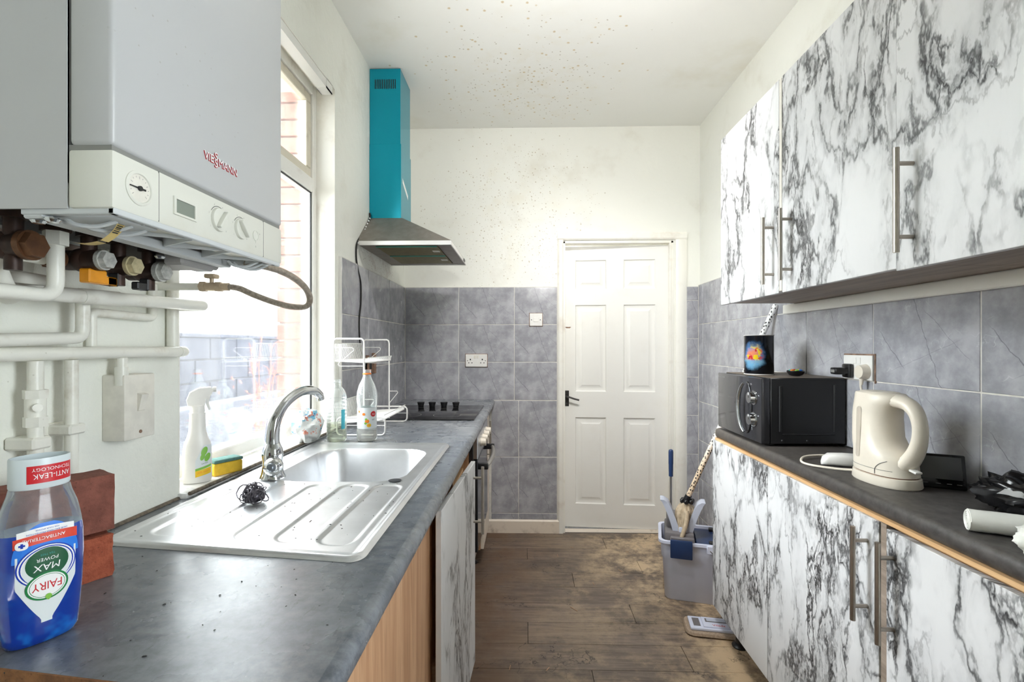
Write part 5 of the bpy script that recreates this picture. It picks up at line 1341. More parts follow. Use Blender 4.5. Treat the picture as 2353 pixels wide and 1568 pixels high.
obj('teaspoon', q, 'steel', None, 60, 'small steel teaspoon lying behind the sink between the bottles', 'spoon')

# two-tier white wire dish rack
rk = thing('dish_rack', 'two-tier white wire dish rack standing behind the bottles', 'dish rack', (0.14,2.23,WT))
R1, R2 = 0.0038, 0.0014
def frame_end(y):
    q = B(); zt = WT+0.412
    q.tube(spline([(0.026,y,WT+0.05),(0.026,y,zt-0.02)],2)+[(0.028,y,zt-0.007),(0.036,y,zt),(0.145,y,zt),(0.153,y,zt-0.006),(0.156,y,zt-0.018),(0.156,y,WT+0.02)], R1, 8)
    q.tube([(x,y,WT+z) for x, z in rrect(0.04,0.246,R1,0.078,0.018,4)], R1, 8, closed=True)
    q.tube([(0.04,y,WT+0.045),(0.246,y,WT+0.045)], R2*1.3, 6)
    return obj('end_frame', q, 'white_wire', rk, 60)
YA, YB = 2.045, 2.425
frame_end(YA); frame_end(YB)
def tier(z, x0, x1, tilt, back_h, lip, name):
    q = B()
    def fz(x): return z+(x-x0)*tilt
    q.tube([(x,y,fz(x)) for x, y in rrect(x0,x1,YA,YB,0.012,3)], R1*0.8, 6, closed=True)
    n_ = 27
    for i in range(n_):
        y = YA+0.01+(YB-YA-0.02)*i/(n_-1)
        q.tube([(x0-0.010,y,fz(x0)+back_h),(x0,y,fz(x0)+0.004),(x0+0.004,y,fz(x0)),(x1-0.003,y,fz(x1)),(x1,y,fz(x1)+0.004),(x1+0.004,y,fz(x1)+lip)], R2, 5)
    q.tube([(x0-0.010,YA+0.008,fz(x0)+back_h),(x0-0.010,YB-0.008,fz(x0)+back_h)], R2*1.4, 6); q.tube([(x1+0.004,YA+0.008,fz(x1)+lip),(x1+0.004,YB-0.008,fz(x1)+lip)], R2*1.4, 6)
    for x in (x0+(x1-x0)*0.33, x0+(x1-x0)*0.66): q.tube([(x,YA,fz(x)-0.002),(x,YB,fz(x)-0.002)], R2, 5)
    return obj(name, q, 'white_wire', rk, 60)
tier(WT+0.318, 0.030, 0.166, -0.05, 0.075, 0.020, 'upper_tray'); tier(WT+0.055, 0.036, 0.234, 0.06, 0.085, 0.020, 'lower_tray')
for y in (YA, YB):
    q = B(); q.tube([(0.156,y,WT+0.296),(0.052,y,WT+0.296),(0.046,y,WT+0.302),(0.050,y,WT+0.310),(0.112,y,WT+0.362),(0.112,y,WT+0.370),(0.104,y,WT+0.374),(0.026,y,WT+0.374)], R2*1.3, 6)
    obj('plate_hook', q, 'white_wire', rk, 60); q = B(); q.tube([(0.156,y,WT+0.155),(0.196,y,WT+0.155),(0.200,y,WT+0.148),(0.160,y,WT+0.098)], R2*1.3, 6)
    obj('cup_hook', q, 'white_wire', rk, 60)

for o in list(bpy.data.objects):
    if o not in _before and o.parent is None and o not in (sp, sg, pk): rescale(o)
wb.scale.z *= 0.90; wb.location.x -= 0.010

# ------------------------------------------------------------------ right-hand run
UX, LX = 1.680, 1.684
def bar_handle(par, x, y, z0, z1):
    q = B(); q.cyl((x-0.036,y,z0),(x-0.036,y,z1),0.0062,n=14)
    L = z1-z0
    for z in (z0+L*0.15, z1-L*0.15): q.cyl((x,y,z),(x-0.034,y,z),0.0048,n=10)
    return obj('handle', q, 'nickel', par, 40)
def wall_unit(y0, y1, label, doors, dz=0.0):
    t = thing('wall_cabinet', label, 'cabinet', ((UX+RIGHT)/2, (y0+y1)/2, 1.48), 'marbled wall cabinets')
    q = B(); q.box(UX+0.019, RIGHT-0.001, y0, y1, 1.461, 2.160); obj('carcass', q, 'carcass', t, 0)
    for a, c, hy, zz, xx in doors:
        q = B(); q.box(UX+xx, UX+0.0175+xx, a, c, 1.454+zz, 2.164+zz, 0.001); d = obj('door', q, 'marble', t, 30)
        if hy: bar_handle(d, UX+xx, hy, 1.487+zz, 1.714+zz)
    return t
t = wall_unit(1.624, 2.123, 'far marbled wall cabinet with handle low on its near side', [(1.644,2.123,1.677,0,0)])
q = B(); q.box(UX+0.001, UX+0.019, 1.626, 1.642, 1.461, 2.160); obj('edge_strip', q, 'old_white', t, 0, label='plain white edge strip')
wall_unit(1.129, 1.622, 'middle marbled wall cabinet with handle on its far side', [(1.130,1.622,1.564,0,0)])
wall_unit(0.630, 1.127, 'near marbled wall cabinet whose door hangs lower, above the kettle', [(0.631,1.1265,1.078,-0.006,-0.003)])
q = B(); q.box(RIGHT-0.034, RIGHT-0.0005, 0.64, 2.212, 1.420, 1.4605, 0.003); struct('trim_7', q, 'gloss_white', 30)

rw = thing('worktop', 'charcoal laminate worktop under the microwave and kettle', 'worktop', (1.86, 1.4, 0.868))
q = B(); n = 8; F = 1.708; YN, YF = 0.30, 2.212
prof = [(F,0.868)]+[(F-0.018*math.sin(PI*i/n)**0.7, 0.868+0.042*(1-math.cos(PI*i/n))/2) for i in range(1,n)]+[(F,WT),(RIGHT-0.0135,WT),(RIGHT-0.0135,0.868)]
q.extrude(prof, YN, YF, 'y'); obj('board', q, 'worktop_dark', rw, 40)
q = B(); q.box(LX+0.006, LX+0.03, YN, YF-0.002, 0.858, 0.8678); obj('oak_batten', q, 'oak_y', rw, 0, label='raw oak batten under the nosing')
q = B(); q.tube([(RIGHT-0.0145,YN,WT+0.001),(RIGHT-0.0145,YF,WT+0.001)],0.004,6); obj('sealant', q, 'black_rubber', rw)
def base_unit(y0, y1, label, doors, panels=True):
    t = thing('base_cabinet', label, 'cabinet', ((LX+RIGHT)/2,(y0+y1)/2,0.09), 'marbled base cabinets')
    q = B(); q.box(LX+0.031, RIGHT-0.015, y0, y1, 0.115, 0.8675); obj('carcass', q, 'oak_y', t, 0)
    for a, c, hy, xx, top in doors:
        q = B(); q.box(LX+xx, LX+0.018+xx, a, c, 0.110, top, 0.001); d = obj('door', q, 'marble', t, 30)
        if hy: bar_handle(d, LX+xx, hy, *((0.600,0.832) if hy > 1.2 else (0.590,0.825)))
    for y in (y0+0.06, y1-0.13):
        q = B(); q.lathe([(0.030,0),(0.032,0.006),(0.028,0.012),(0.017,0.018),(0.017,0.07),(0.026,0.076),(0.026,0.1145)], (LX+0.065,y,0), 18); obj('leg', q, 'black_plastic', t, 40)
    return t
t = base_unit(1.728, 2.226, 'far marbled base cabinet beside the mop bucket', [(1.729,2.225,None,0,0.857)])
base_unit(1.190, 1.726, 'middle marbled base cabinet with a bar handle at its near edge', [(1.191,1.726,1.229,0,0.857)])
t = base_unit(0.640, 1.188, 'near marbled base cabinet with its door set low below the oak strip', [(0.64,1.169,1.146,0.002,0.849)])
q = B(); q.box(LX+0.004, LX+0.020, 1.171, 1.189, 0.115, 0.857); obj('edge_strip', q, 'carcass', t, 0)

# microwave
mw = thing('microwave', 'black microwave with chrome handle and two dials on the charcoal worktop', 'microwave', (1.87,2.08,WT))
MX0, MX1, MY0, MY1, MZ0, MZ1 = 1.700, 2.003, 1.805, 2.205, WT+0.010, WT+0.251
q = B(); q.box(MX0+0.034, MX1, MY0, MY1, MZ0, MZ1, 0.003); bd = obj('body', q, 'black_plastic', mw, 40)
q = B(); q.box(MX0+0.036, MX1-0.003, MY0+0.003, MY1-0.003, MZ1-0.0005, MZ1+0.0006); obj('top_panel', q, 'dust_top', mw, 0, label='dusty brown top')
q = B()                                               # pressed ribs on the near side
q.tube([(MX0+0.068,MY0,MZ0+0.045),(MX0+0.068,MY0,MZ1-0.030)],0.005,8); q.tube([(MX1-0.040,MY0,MZ0+0.045),(MX1-0.040,MY0,MZ1-0.025)],0.004,8); q.tube([(MX0+0.075,MY0,MZ0+0.035),(MX1-0.040,MY0,MZ0+0.035)],0.003,8)
for x in (MX0+0.075, MX0+0.165): q.sphere((x,MY0,MZ0+0.012),0.0045,10,6)
obj('side_ribs', q, 'black_plastic', bd, 60)
q = B(); q.box(MX0, MX0+0.032, MY0+0.001, MY1-0.001, MZ0, MZ1-0.002, 0.003, 2); ft = obj('front', q, 'microwave_front', mw, 40, label='mirrored smoked front')
cy_ = 1.886
q = B(); q.lathe([(0.001,0.0),(0.001,0.0)], (0,0,0), 4) if False else None
pts = [(MX0-0.0005, 2.020-0.0-0.068*math.sin(t)*0.0, 0) for t in (0,)]
arc = []
for i in range(21):
    t = -1.22+2.44*i/20; arc.append((MX0-0.006-0.020*math.cos(t)**0.5*1.0 if abs(t) < 1.5 else MX0, 1.903+0.046*math.cos(t)-0.010, WT+0.131+0.100*math.sin(t)))
q = B(); q.tube(arc, [0.0035+0.0045*math.cos(-1.22+2.44*i/20) for i in range(21)], 10); 
arc2 = [(MX0-0.003, 1.915-0.040*math.cos(-1.5+3.0*i/20)+0.002, WT+0.131+0.098*math.sin(-1.5+3.0*i/20)) for i in range(21)]
obj('handle', q, 'chrome', ft, 60, label='curved chrome door handle')
q = B(); q.tube(arc2, 0.003, 8); obj('trim_arc', q, simple('dark chrome', (96,96,100), 0.15, 0.9), ft, 60)
for z in (WT+0.174, WT+0.092):
    q = B(); q.cyl((MX0,cy_-0.026,z),(MX0-0.004,cy_-0.026,z),0.0275,n=28); q.cyl((MX0-0.004,cy_-0.026,z),(MX0-0.022,cy_-0.026,z),0.0225,0.0205,n=28); q.box(MX0-0.0235,MX0-0.0215,cy_-0.028,cy_-0.024,z,z+0.019,0.0008)
    obj('dial', q, 'chrome', ft, 40, label='chrome dial')
text('lettering', 'Russell Hobbs', 0.012, (MX0-0.0002, 2.195, WT+0.231), (0,-1,0), (0,0,1), 'grey_print', ft, 'LEFT')
q = B()
for x in (MX0+0.06, MX1-0.03):
    for y in (MY0+0.04, MY1-0.04): q.cyl((x,y,WT+0.0006),(x,y,MZ0),0.012,n=12)
obj('foot', q, 'black_rubber', mw, 40)

# painted tin on the microwave
tn = thing('storage_tin', 'dark cylindrical tin printed with a bright colour burst on the microwave', 'tin', (1.80,2.035,MZ1))
q = B(); TZ = MZ1+0.0008; TX, TY, TR = 1.800, 2.035, 0.0555
q.lathe([(TR-0.002,0),(TR,0.002),(TR,0.158),(TR+0.001,0.160),(TR-0.003,0.160),(TR-0.003,0.02),(0.0001,0.02)], (TX,TY,TZ), 36, cap1=False)
m = Mat('nebula print'); P = m.pos(); d = m.n('ShaderNodeVectorMath', operation='LENGTH'); m.set(d, 0, m.vmath('MULTIPLY', m.vmath('SUBTRACT', P, (TX-0.046,TY-0.040,TZ+0.078)), (1,1,0.9)))
r = m.math('ADD', d.outputs['Value'], m.math('MULTIPLY', m.math('SUBTRACT', m.noise(P, 32, 4), 0.5), 0.045))
c = m.mix(m.sstep(r, 0.018, 0.056), lin((104,150,206)), lin((9,14,24)))
c = m.mix(m.math('MULTIPLY', m.sstep(r, 0.012, 0.034, 1, 0), 0.95), c, lin((236,140,96)))
c = m.mix(m.math('MULTIPLY', m.math('MULTIPLY', m.sstep(r, 0.02, 0.045, 1, 0), m.sstep(m.noise(m.vmath('ADD',P,(2,5,1)), 30, 2), 0.52, 0.56)), 1.0), c, lin((244,212,40)))
c = m.mix(m.math('MULTIPLY', m.sstep(r, 0.02, 0.045, 1, 0), m.sstep(m.noise(m.vmath('ADD',P,(7,1,4)), 34, 2), 0.58, 0.61)), c, lin((206,60,60)))
z = m.xyz(P)[2]; c = m.mix(m.math('MULTIPLY', m.math('MULTIPLY', m.sstep(r, 0.03, 0.06, 1, 0), m.sstep(z, TZ+0.055, TZ+0.066, 1, 0)), 0.9), c, lin((120,180,216)))
m.base(c); m.bs(Roughness=0.18)
obj('tin', q, m.m, tn, 50)
q = B(); q.lathe([(TR+0.0005,0.1585),(TR+0.0018,0.1595),(TR+0.0008,0.1612),(TR-0.001,0.1605)], (TX,TY,TZ), 36, cap0=False, cap1=False); q.lathe([(TR-0.001,0.0),(TR+0.001,0.0005),(TR+0.0008,0.003),(TR,0.0032)], (TX,TY,TZ), 36, cap0=False, cap1=False); obj('rim', q, 'white_plastic', tn, 60)
gp = thing('bead_dish', 'small dark dish with coloured beads on top of the microwave', 'dish', (1.892,1.93,MZ1))
q = B(); q.lathe([(0.014,0),(0.024,0.004),(0.032,0.017),(0.030,0.021),(0.026,0.014),(0.0001,0.012)], (1.892,1.930,MZ1+0.0008), 24, cap1=False); obj('dish', q, 'black_plastic', gp, 50)
rs = random.Random(4)
for i, mt in enumerate(('yellow','red','teal_print','orange_print','lime','light_blue')):
    a = i*PI/3+0.3; q = B(); q.sphere((1.892+0.016*math.cos(a),1.930+0.016*math.sin(a),MZ1+0.021),0.0082,10,7,1,1,0.7); obj('bead', q, mt, gp, 60)

# double socket and its plugs on the right wall
def socket_plate(name, label, fn, w, h, holes, par_loc):
    t = thing(name, label, 'socket', par_loc); return t
WF = RIGHT-0.0125                                     # face of the right-hand tiles
so = thing('double_socket', 'double white wall socket with two plugs behind the kettle', 'socket', (WF,1.74,1.22))
q = B(); q.box(WF-0.009, WF, 1.668, 1.814, 1.160, 1.246, 0.002); obj('face_plate', q, 'white_plastic', so, 40)
q = B()
for y0,y1,z0,z1 in ((1.662,1.820,1.246,1.251),(1.814,1.820,1.156,1.248),(1.660,1.6645,1.152,1.252)): q.box(WF-0.003, WF+0.001, y0, y1, z0, z1)
obj('chipped_edge', q, 'rust', so, 0, label='brown chipped gap in the tile around the plate')
for y in (1.752, 1.730):
    q = B(); q.box(WF-0.0115, WF-0.008, y-0.008, y+0.008, 1.216, 1.238, 0.001); obj('rocker', q, 'white_plastic', so, 30)
bp = thing('black_plug', 'black plug adaptor in the far half of the double socket', 'plug', (WF-0.03,1.775,1.21))
q = B(); q.box(WF-0.026, WF-0.0092, 1.756, 1.800, 1.165, 1.215, 0.006, 2); q.box(WF-0.068, WF-0.022, 1.762, 1.797, 1.177, 1.201, 0.003); obj('plug', q, 'black_plastic', bp, 40)
q = B(); q.box(WF-0.069, WF-0.066, 1.770, 1.790, 1.184, 1.194); obj('port', q, 'dark_gap', bp, 0)

# kettle: axes s (spout - , handle +) and w across
kt = thing('kettle', 'cream plastic jug kettle with D handle on the charcoal worktop', 'kettle', (0,0,0))
def ksec(z, s0, s1, w, e=2.3, n=36): return [V((x,y,z)) for x, y in ellipse((s0+s1)/2, 0, (s1-s0)/2, w, n, e)]
q = B(); q.loft([ksec(0.0,-0.094,0.088,0.062),ksec(0.004,-0.097,0.091,0.065),ksec(0.026,-0.094,0.087,0.063),ksec(0.0275,-0.090,0.083,0.059)]); obj('base', q, 'cream_plastic', kt, 50)
q = B(); q.loft([ksec(0.0272,-0.089,0.082,0.058),ksec(0.0305,-0.089,0.082,0.058)]); obj('base_seam', q, 'cream_seam', kt, 50)
q = B(); body = [(0.0305,-0.092,0.084,0.0615),(0.050,-0.0925,0.0805,0.0615),(0.066,-0.093,0.0785,0.061),(0.082,-0.093,0.076,0.0605),(0.094,-0.093,0.066,0.060),(0.106,-0.0935,0.046,0.059),(0.13,-0.094,0.030,0.0575),(0.18,-0.094,0.026,0.056),(0.205,-0.094,0.030,0.0545),(0.222,-0.094,0.042,0.053),(0.234,-0.094,0.052,0.051),(0.246,-0.094,0.050,0.049),(0.252,-0.092,0.044,0.046)]
q.loft([ksec(*b_) for b_ in body]); obj('jug', q, 'cream_plastic', kt, 60)
q = B(); q.loft([ksec(0.2515,-0.084,0.030,0.040),ksec(0.2555,-0.080,0.026,0.036),ksec(0.2562,-0.050,0.010,0.02)]); obj('lid', q, 'cream_plastic', kt, 60)
def ktube(pts, rs_, rw, n=14):
    """tube with an oval section: rs_ in the handle plane, rw across"""
    pts = [V(p) for p in pts]; k = len(pts); rings = []
    for i in range(k):
        t_ = (pts[min(i+1,k-1)]-pts[max(i-1,0)]).normalized(); nn = V((t_.z,0,-t_.x))
        rings.append([pts[i]+nn*(rs_[i]*math.cos(2*PI*j/n))+V((0,rw[i]*math.sin(2*PI*j/n),0)) for j in range(n)])
    q.loft(rings)
q = B(); hp = spline([(0.020,0,0.234),(0.050,0,0.2335),(0.078,0,0.226),(0.099,0,0.206),(0.109,0,0.175),(0.108,0,0.140),(0.098,0,0.108),(0.082,0,0.082),(0.064,0,0.060)],5); k = len(hp)
ktube(hp, [0.0165+0.003*math.cos(2*PI*i/(k-1)) for i in range(k)], [0.030-0.010*math.sin(PI*i/(k-1)) for i in range(k)]); obj('handle', q, 'cream_plastic', kt, 60)
q = B(); o_ = [V((u-0.062,-0.0595-0.0008,v)) for u, v in rrect(-0.0075,0.0075,0.072,0.205,0.0074,6)]
def kside(u, v):
    # near flank of the jug at height v
    for (z0,a0,c0,w0),(z1,a1,c1,w1) in zip(body, body[1:]):
        if z0 <= v <= z1:
            t = (v-z0)/(z1-z0); a, c, w = a0+(a1-a0)*t, c0+(c1-c0)*t, w0+(w1-w0)*t; break
    x = (u-(a+c)/2)/((c-a)/2); return V((u, -w*max(0.0,1-abs(x)**2.3)**(1/2.3)-0.0008, v))
decal('water_window', disc2d([(u-0.034, v) for u, v in rrect(-0.0095,0.0095,0.066,0.212,0.0093,6)], 3, (-0.034,0.138)), kside, simple('smoky window', (196,186,172), 0.25), kt)
q = B(); q.tube([kside(u, v)-V((0,0.0003,0)) for u, v in spline([(0.030,0.033),(0.030,0.048),(0.040,0.062),(0.056,0.072)],6)], 0.0008, 5); q.tube([kside(-0.090+0.165*i/20, 0.046) for i in range(20)], 0.0006, 5); obj('seam_line', q, 'grey_print', kt, 50)
q = B(); q.box(0.072,0.096,-0.010,0.010,0.066,0.073,0.003,2,mtx=Matrix.Rotation(0.18,4,'Y')); obj('switch', q, 'white_plastic', kt, 40)
q = B(); q.box(0.068,0.080,-0.012,0.012,0.076,0.083,0.001); obj('switch_slot', q, 'cream_seam', kt, 40)
kdir = V((0.06,-1.0,0)).normalized(); kang = math.atan2(kdir.y, kdir.x)
kloc = V((1.815,1.345,WT+0.0004)); kmi = (Matrix.Translation(kloc) @ Matrix.Rotation(kang,4,'Z') @ Matrix.Diagonal((0.952,0.952,0.952,1))).inverted()
q = B(); pts = spline([(1.792,1.432,WT+0.010),(1.758,1.462,WT+0.006),(1.712,1.512,WT+0.0045),(1.708,1.560,WT+0.0045),(1.745,1.610,WT+0.008),(1.802,1.624,WT+0.010),(1.900,1.610,WT+0.012),(1.975,1.600,WT+0.04),(1.990,1.670,1.06),(1.985,1.696,1.130),(1.984,1.698,1.160)],8)
q.tube([kmi @ V(p) for p in pts], 0.0038, 8); obj('power_cord', q, 'cream_plastic', kt, 60)
q = B(); q.cyl((WF-0.010,1.697,1.190),(WF-0.034,1.697,1.190),0.0265,0.022,n=20); q.cyl((WF-0.022,1.698,1.170),(WF-0.024,1.698,1.145),0.008,0.005,n=10)
q.xf(kmi); obj('plug', q, 'cream_plastic', kt, 40, label='round cream plug')
kt.location = kloc; kt.rotation_euler = (0,0,kang); kt.scale = (0.952,0.952,0.952)

# small things on the charcoal worktop
ad = thing('white_adaptor', 'white rounded plastic adaptor lying between microwave and kettle', 'adaptor', (0,0,0))
q = B(); rings = []
for x, w, h in ((-0.058,0.012,0.006),(-0.054,0.019,0.013),(-0.040,0.023,0.019),(0.0,0.022,0.021),(0.045,0.020,0.021),(0.050,0.017,0.018)):
    rings.append([V((x,y,z+h)) for y, z in ellipse(0,0,w,h,20,2.8)])
q.loft(rings); obj('body', q, 'white_plastic', ad, 50)
q = B(); q.box(0.050,0.064,-0.014,0.014,0.008,0.032,0.003); obj('connector', q, 'grey_dark', ad, 40)
ad.scale = (0.95,)*3; ad.location = (1.809,1.521,WT+0.0004); ad.rotation_euler = (0,0,math.radians(-24))
em = thing('energy_display', 'small black display unit propped by the wall behind the kettle', 'monitor', (0,0,0))
T_ = Matrix.Rotation(math.radians(-14),4,'X')
q = B(); q.box(-0.058,0.058,-0.006,0.006,0.0,0.088,0.004,2,mtx=T_); obj('case', q, 'black_gloss', em, 40)
q = B(); q.box(-0.049,0.049,-0.0068,-0.006,0.024,0.081,mtx=T_); obj('screen', q, simple('dull screen', (58,58,60), 0.2), em, 0)
q = B()
for x in (-0.026, 0.0, 0.022, 0.042): q.box(x-0.005,x+0.005,-0.0066,-0.006,0.012,0.0135,mtx=T_)
obj('button_marks', q, 'grey_print', em, 0)
q = B(); q.box(-0.02,0.02,0.004,0.022,0.0,0.004); q.box(-0.015,0.015,0.006,0.010,0.002,0.04); obj('foot', q, 'black_plastic', em, 0)
em.location = (1.905,1.290,WT+0.0004); em.rotation_euler = (0,0,math.radians(-26))

def crumple(name, label, cat, cx, cy, z0, rx, ry, rz, mat, seed, rough, rot=0.0, nu=48, nv=26):
    q = B()
    def fn(u, v):
        a = 2*PI*u; t = 0.04+(PI-0.08)*v; d = V((math.cos(a)*math.sin(t),math.sin(a)*math.sin(t),-math.cos(t)))
        k = 1+rough*(abs(noise.noise(d*2.3+V((seed,0,0))))*1.6-0.35)+rough*0.5*abs(noise.noise(d*6+V((0,seed,0))))+rough*0.25*noise.noise(d*14)
        x, y = d.x*rx*k, d.y*ry*k
        return V((cx+x*math.cos(rot)-y*math.sin(rot), cy+x*math.sin(rot)+y*math.cos(rot), z0+max(0.0, rz*0.85+d.z*rz*k)))
    q.grid(nu, nv, fn); bmesh.ops.remove_doubles(q.bm, verts=list(q.bm.verts), dist=0.0003)
    return obj(name, q, mat, None, 50, label, cat)
crumple('black_bag', 'crumpled black plastic bin bag by the tiled wall right of the kettle', 'bag', 1.925, 1.078, WT+0.0004, 0.050, 0.105, 0.043, 'black_film', 2.0, 0.34, 0.1)
rl = thing('bag_roll', 'roll of white bin bags on the edge of the charcoal worktop', 'roll', (1.83,0.98,WT))
ra, rb_ = V((1.722,0.998,WT+0.0222)), V((1.905,0.905,WT+0.0230)); ax = (rb_-ra).normalized(); u_ = ax.cross(V((0,0,1))).normalized(); w_ = u_.cross(ax)
q = B()
def roll_pt(i, t, rr=1.0):
    a = 2*PI*i/28; r = 0.0209*(1+0.05*noise.noise(V((math.cos(a)*2,math.sin(a)*2,t*9)))+0.02*math.sin(a*5+t*20))*rr; return ra+(rb_-ra)*t+u_*(r*math.cos(a))+w_*(r*math.sin(a))
q.loft([[roll_pt(i, t/14) for i in range(28)] for t in range(15)]); obj('roll', q, 'bag_white', rl, 50)
q = B(); spp = [ra-ax*0.001+u_*((0.004+0.0165*i/60)*math.cos(i*0.42))+w_*((0.004+0.0165*i/60)*math.sin(i*0.42)) for i in range(61)]; q.tube(spp, 0.0016, 5); obj('rolled_end', q, 'bag_white', rl, 60)
crumple('white_bag', 'loose crumpled white plastic bag at the near end of the charcoal worktop', 'bag', 1.752, 0.868, WT+0.0004, 0.050, 0.042, 0.033, 'bag_white', 7.0, 0.30, 0.5)
q = B(); q.grid(10, 8, lambda u, v: V((1.862+0.10*u+0.01*v, 1.088-0.06*v+0.01*u, WT+0.048+0.026*u+0.010*math.sin(3*u+2*v)-0.010*v+0.006*noise.noise(V((u*3,v*3,1))))))
bmesh.ops.solidify(q.bm, geom=list(q.bm.faces), thickness=0.0012)
obj('paper_sheet', q, 'paper', None, 30, 'folded white paper lying on the black bin bag', 'paper')

# ------------------------------------------------------------------ back wall fittings
BF = BACK-0.0125
sk2 = thing('double_socket', 'double white wall socket on the back wall above the hob', 'socket', (0.503,BF,1.177))
q = B(); q.box(0.430,0.577,BF-0.009,BF,1.135,1.221,0.002); obj('face_plate', q, 'white_plastic', sk2, 40)
q = B()
for x0,x1,z0,z1 in ((0.4265,0.5805,1.2185,1.2245),(0.4265,0.4315,1.132,1.2225),(0.5765,0.581,1.132,1.2225),(0.4265,0.5805,1.1315,1.1355)): q.box(x0,x1,BF-0.002,BF+0.002,z0,z1)
obj('chipped_edge', q, 'rust', sk2, 0, label='dark chipped gap round the plate')
for cx, s in ((0.463,1),(0.545,-1)):
    q = B(); q.box(cx-0.004,cx+0.004,BF-0.0095,BF-0.008,1.180,1.190); q.box(cx-0.015,cx-0.007,BF-0.0095,BF-0.008,1.160,1.165); q.box(cx+0.007,cx+0.015,BF-0.0095,BF-0.008,1.160,1.165); q.cyl((cx-s*0.020,BF-0.0092,1.177),(cx-s*0.020,BF-0.0102,1.177),0.003,n=10)
    obj('pin_holes', q, 'black_plastic', sk2, 0)
for x in (0.494, 0.513):
    q = B(); q.box(x-0.007,x+0.007,BF-0.0115,BF-0.008,1.193,1.213,0.001); obj('rocker', q, 'old_white', sk2, 30)
fs = thing('fused_switch', 'square white fused switch on the back wall tiles by the door', 'switch', (0.911,BF,1.456))
q = B(); q.box(0.868,0.954,BF-0.009,BF,1.414,1.500,0.002); obj('face_plate', q, 'white_plastic', fs, 40)
q = B()
for x0,x1,z0,z1 in ((0.8645,0.9575,1.4985,1.5035),(0.8645,0.8685,1.411,1.502),(0.9535,0.9575,1.411,1.502),(0.8645,0.9575,1.4105,1.4145)): q.box(x0,x1,BF-0.002,BF+0.002,z0,z1)
obj('chipped_edge', q, 'rust', fs, 0, label='dark chipped gap round the plate')
q = B(); q.box(0.894,0.928,BF-0.0115,BF-0.008,1.442,1.472,0.0015); obj('fuse_holder', q, 'white_plastic', fs, 30)
for x in (0.880, 0.940):
    q = B(); q.cyl((x,BF-0.0088,1.456),(x,BF-0.0102,1.456),0.0032,n=10); obj('screw', q, 'black_plastic', fs, 30)

# ------------------------------------------------------------------ floor: mop bucket, mop, flat mop
bk = thing('mop_bucket', 'pale grey mop bucket with blue-gripped wringer lever at the end of the base units', 'bucket', (0,0,0))
def brect(x0,x1,y0,y1,z,r): return [V((x,y,z)) for x, y in rrect(x0,x1,y0,y1,r,4)]
L_, W__, H_ = 0.195, 0.130, 0.300
q = B()
q.loft([brect(-L_*0.88,L_*0.88,-W__*0.84,W__*0.84,0.0,0.03),brect(-L_*0.90,L_*0.90,-W__*0.86,W__*0.86,0.006,0.03),brect(-L_*0.955,L_*0.955,-W__*0.93,W__*0.93,0.205,0.03),brect(-L_*0.985,L_*0.985,-W__*0.97,W__*0.97,0.215,0.03),brect(-L_,L_,-W__,W__,0.285,0.03),brect(-L_-0.012,L_+0.012,-W__-0.012,W__+0.012,0.289,0.035),brect(-L_-0.012,L_+0.012,-W__-0.012,W__+0.012,0.302,0.035),brect(-L_+0.004,L_-0.004,-W__+0.004,W__-0.004,0.302,0.03),brect(-L_*0.93,L_*0.93,-W__*0.9,W__*0.9,0.20,0.03),brect(-L_*0.86,L_*0.86,-W__*0.82,W__*0.82,0.01,0.03)])
obj('bucket', q, 'grey_bucket', bk, 40)
q = B(); q.box(-0.025,L_-0.012,-W__+0.012,W__-0.012,0.262,0.292,0.006,2); obj('navy_insert', q, 'navy', bk, 40, label='navy plastic insert')
q = B(); q.box(0.035,0.10,-W__+0.03,-W__+0.06,0.288,0.3005,0.002); q.box(0.05,0.15,W__-0.05,W__-0.02,0.288,0.306,0.003); obj('insert_slots', q, 'black_plastic', bk, 40)
q = B(); q.box(-L_+0.020,-0.035,-W__+0.02,W__-0.02,0.275,0.335,0.010,2); q.box(-L_+0.03,-0.075,-0.04,W__-0.02,0.33,0.385,0.012,2); q.box(-0.15,-0.035,-W__-0.004,-W__+0.02,0.285,0.322,0.004); obj('wringer_base', q, 'grey_dark', bk, 40, label='mid grey wringer base')
q = B(); q.box(-0.150,-0.046,-W__-0.026,-W__-0.013,0.225,0.316,0.004,2); obj('navy_block', q, 'navy', bk, 40, label='square navy block on the rim')
# wringer jaws: two tall curved paddles opening upwards
def paddle(sgn):
    q = B(); n = 10; rings = []
    for i in range(n+1):
        t = i/n; x = -0.088+sgn*(0.022+0.030*t+0.032*t*t); z = 0.285+0.190*t; hw = 0.036+0.006*t; th = 0.018-0.003*t
        rings.append([V((x-th,-0.062-hw*0.4,z)),V((x+th,-0.062-hw*0.4,z)),V((x+th,-0.062+hw*1.3,z)),V((x-th,-0.062+hw*1.3,z))])
    t = 1; x = -0.088+sgn*0.084
    rings.append([V((x+sgn*0.016-0.01,-0.082,0.489)),V((x+sgn*0.016+0.008,-0.082,0.489)),V((x+sgn*0.016+0.008,-0.008,0.489)),V((x+sgn*0.016-0.01,-0.008,0.489))])
    q.loft(rings); return obj('wringer_jaw', q, 'grey_light', bk, 40)
paddle(-1); paddle(1)
q = B(); q.box(-0.108,-0.064,-0.09,0.02,0.284,0.36,0.008,2); obj('wringer_throat', q, 'grey_light', bk, 40)
q = B(); q.tube([(-0.142,0.045,0.37),(-0.142,0.050,0.60)],0.0065,10); lv = obj('lever_rod', q, 'steel', bk, 50)
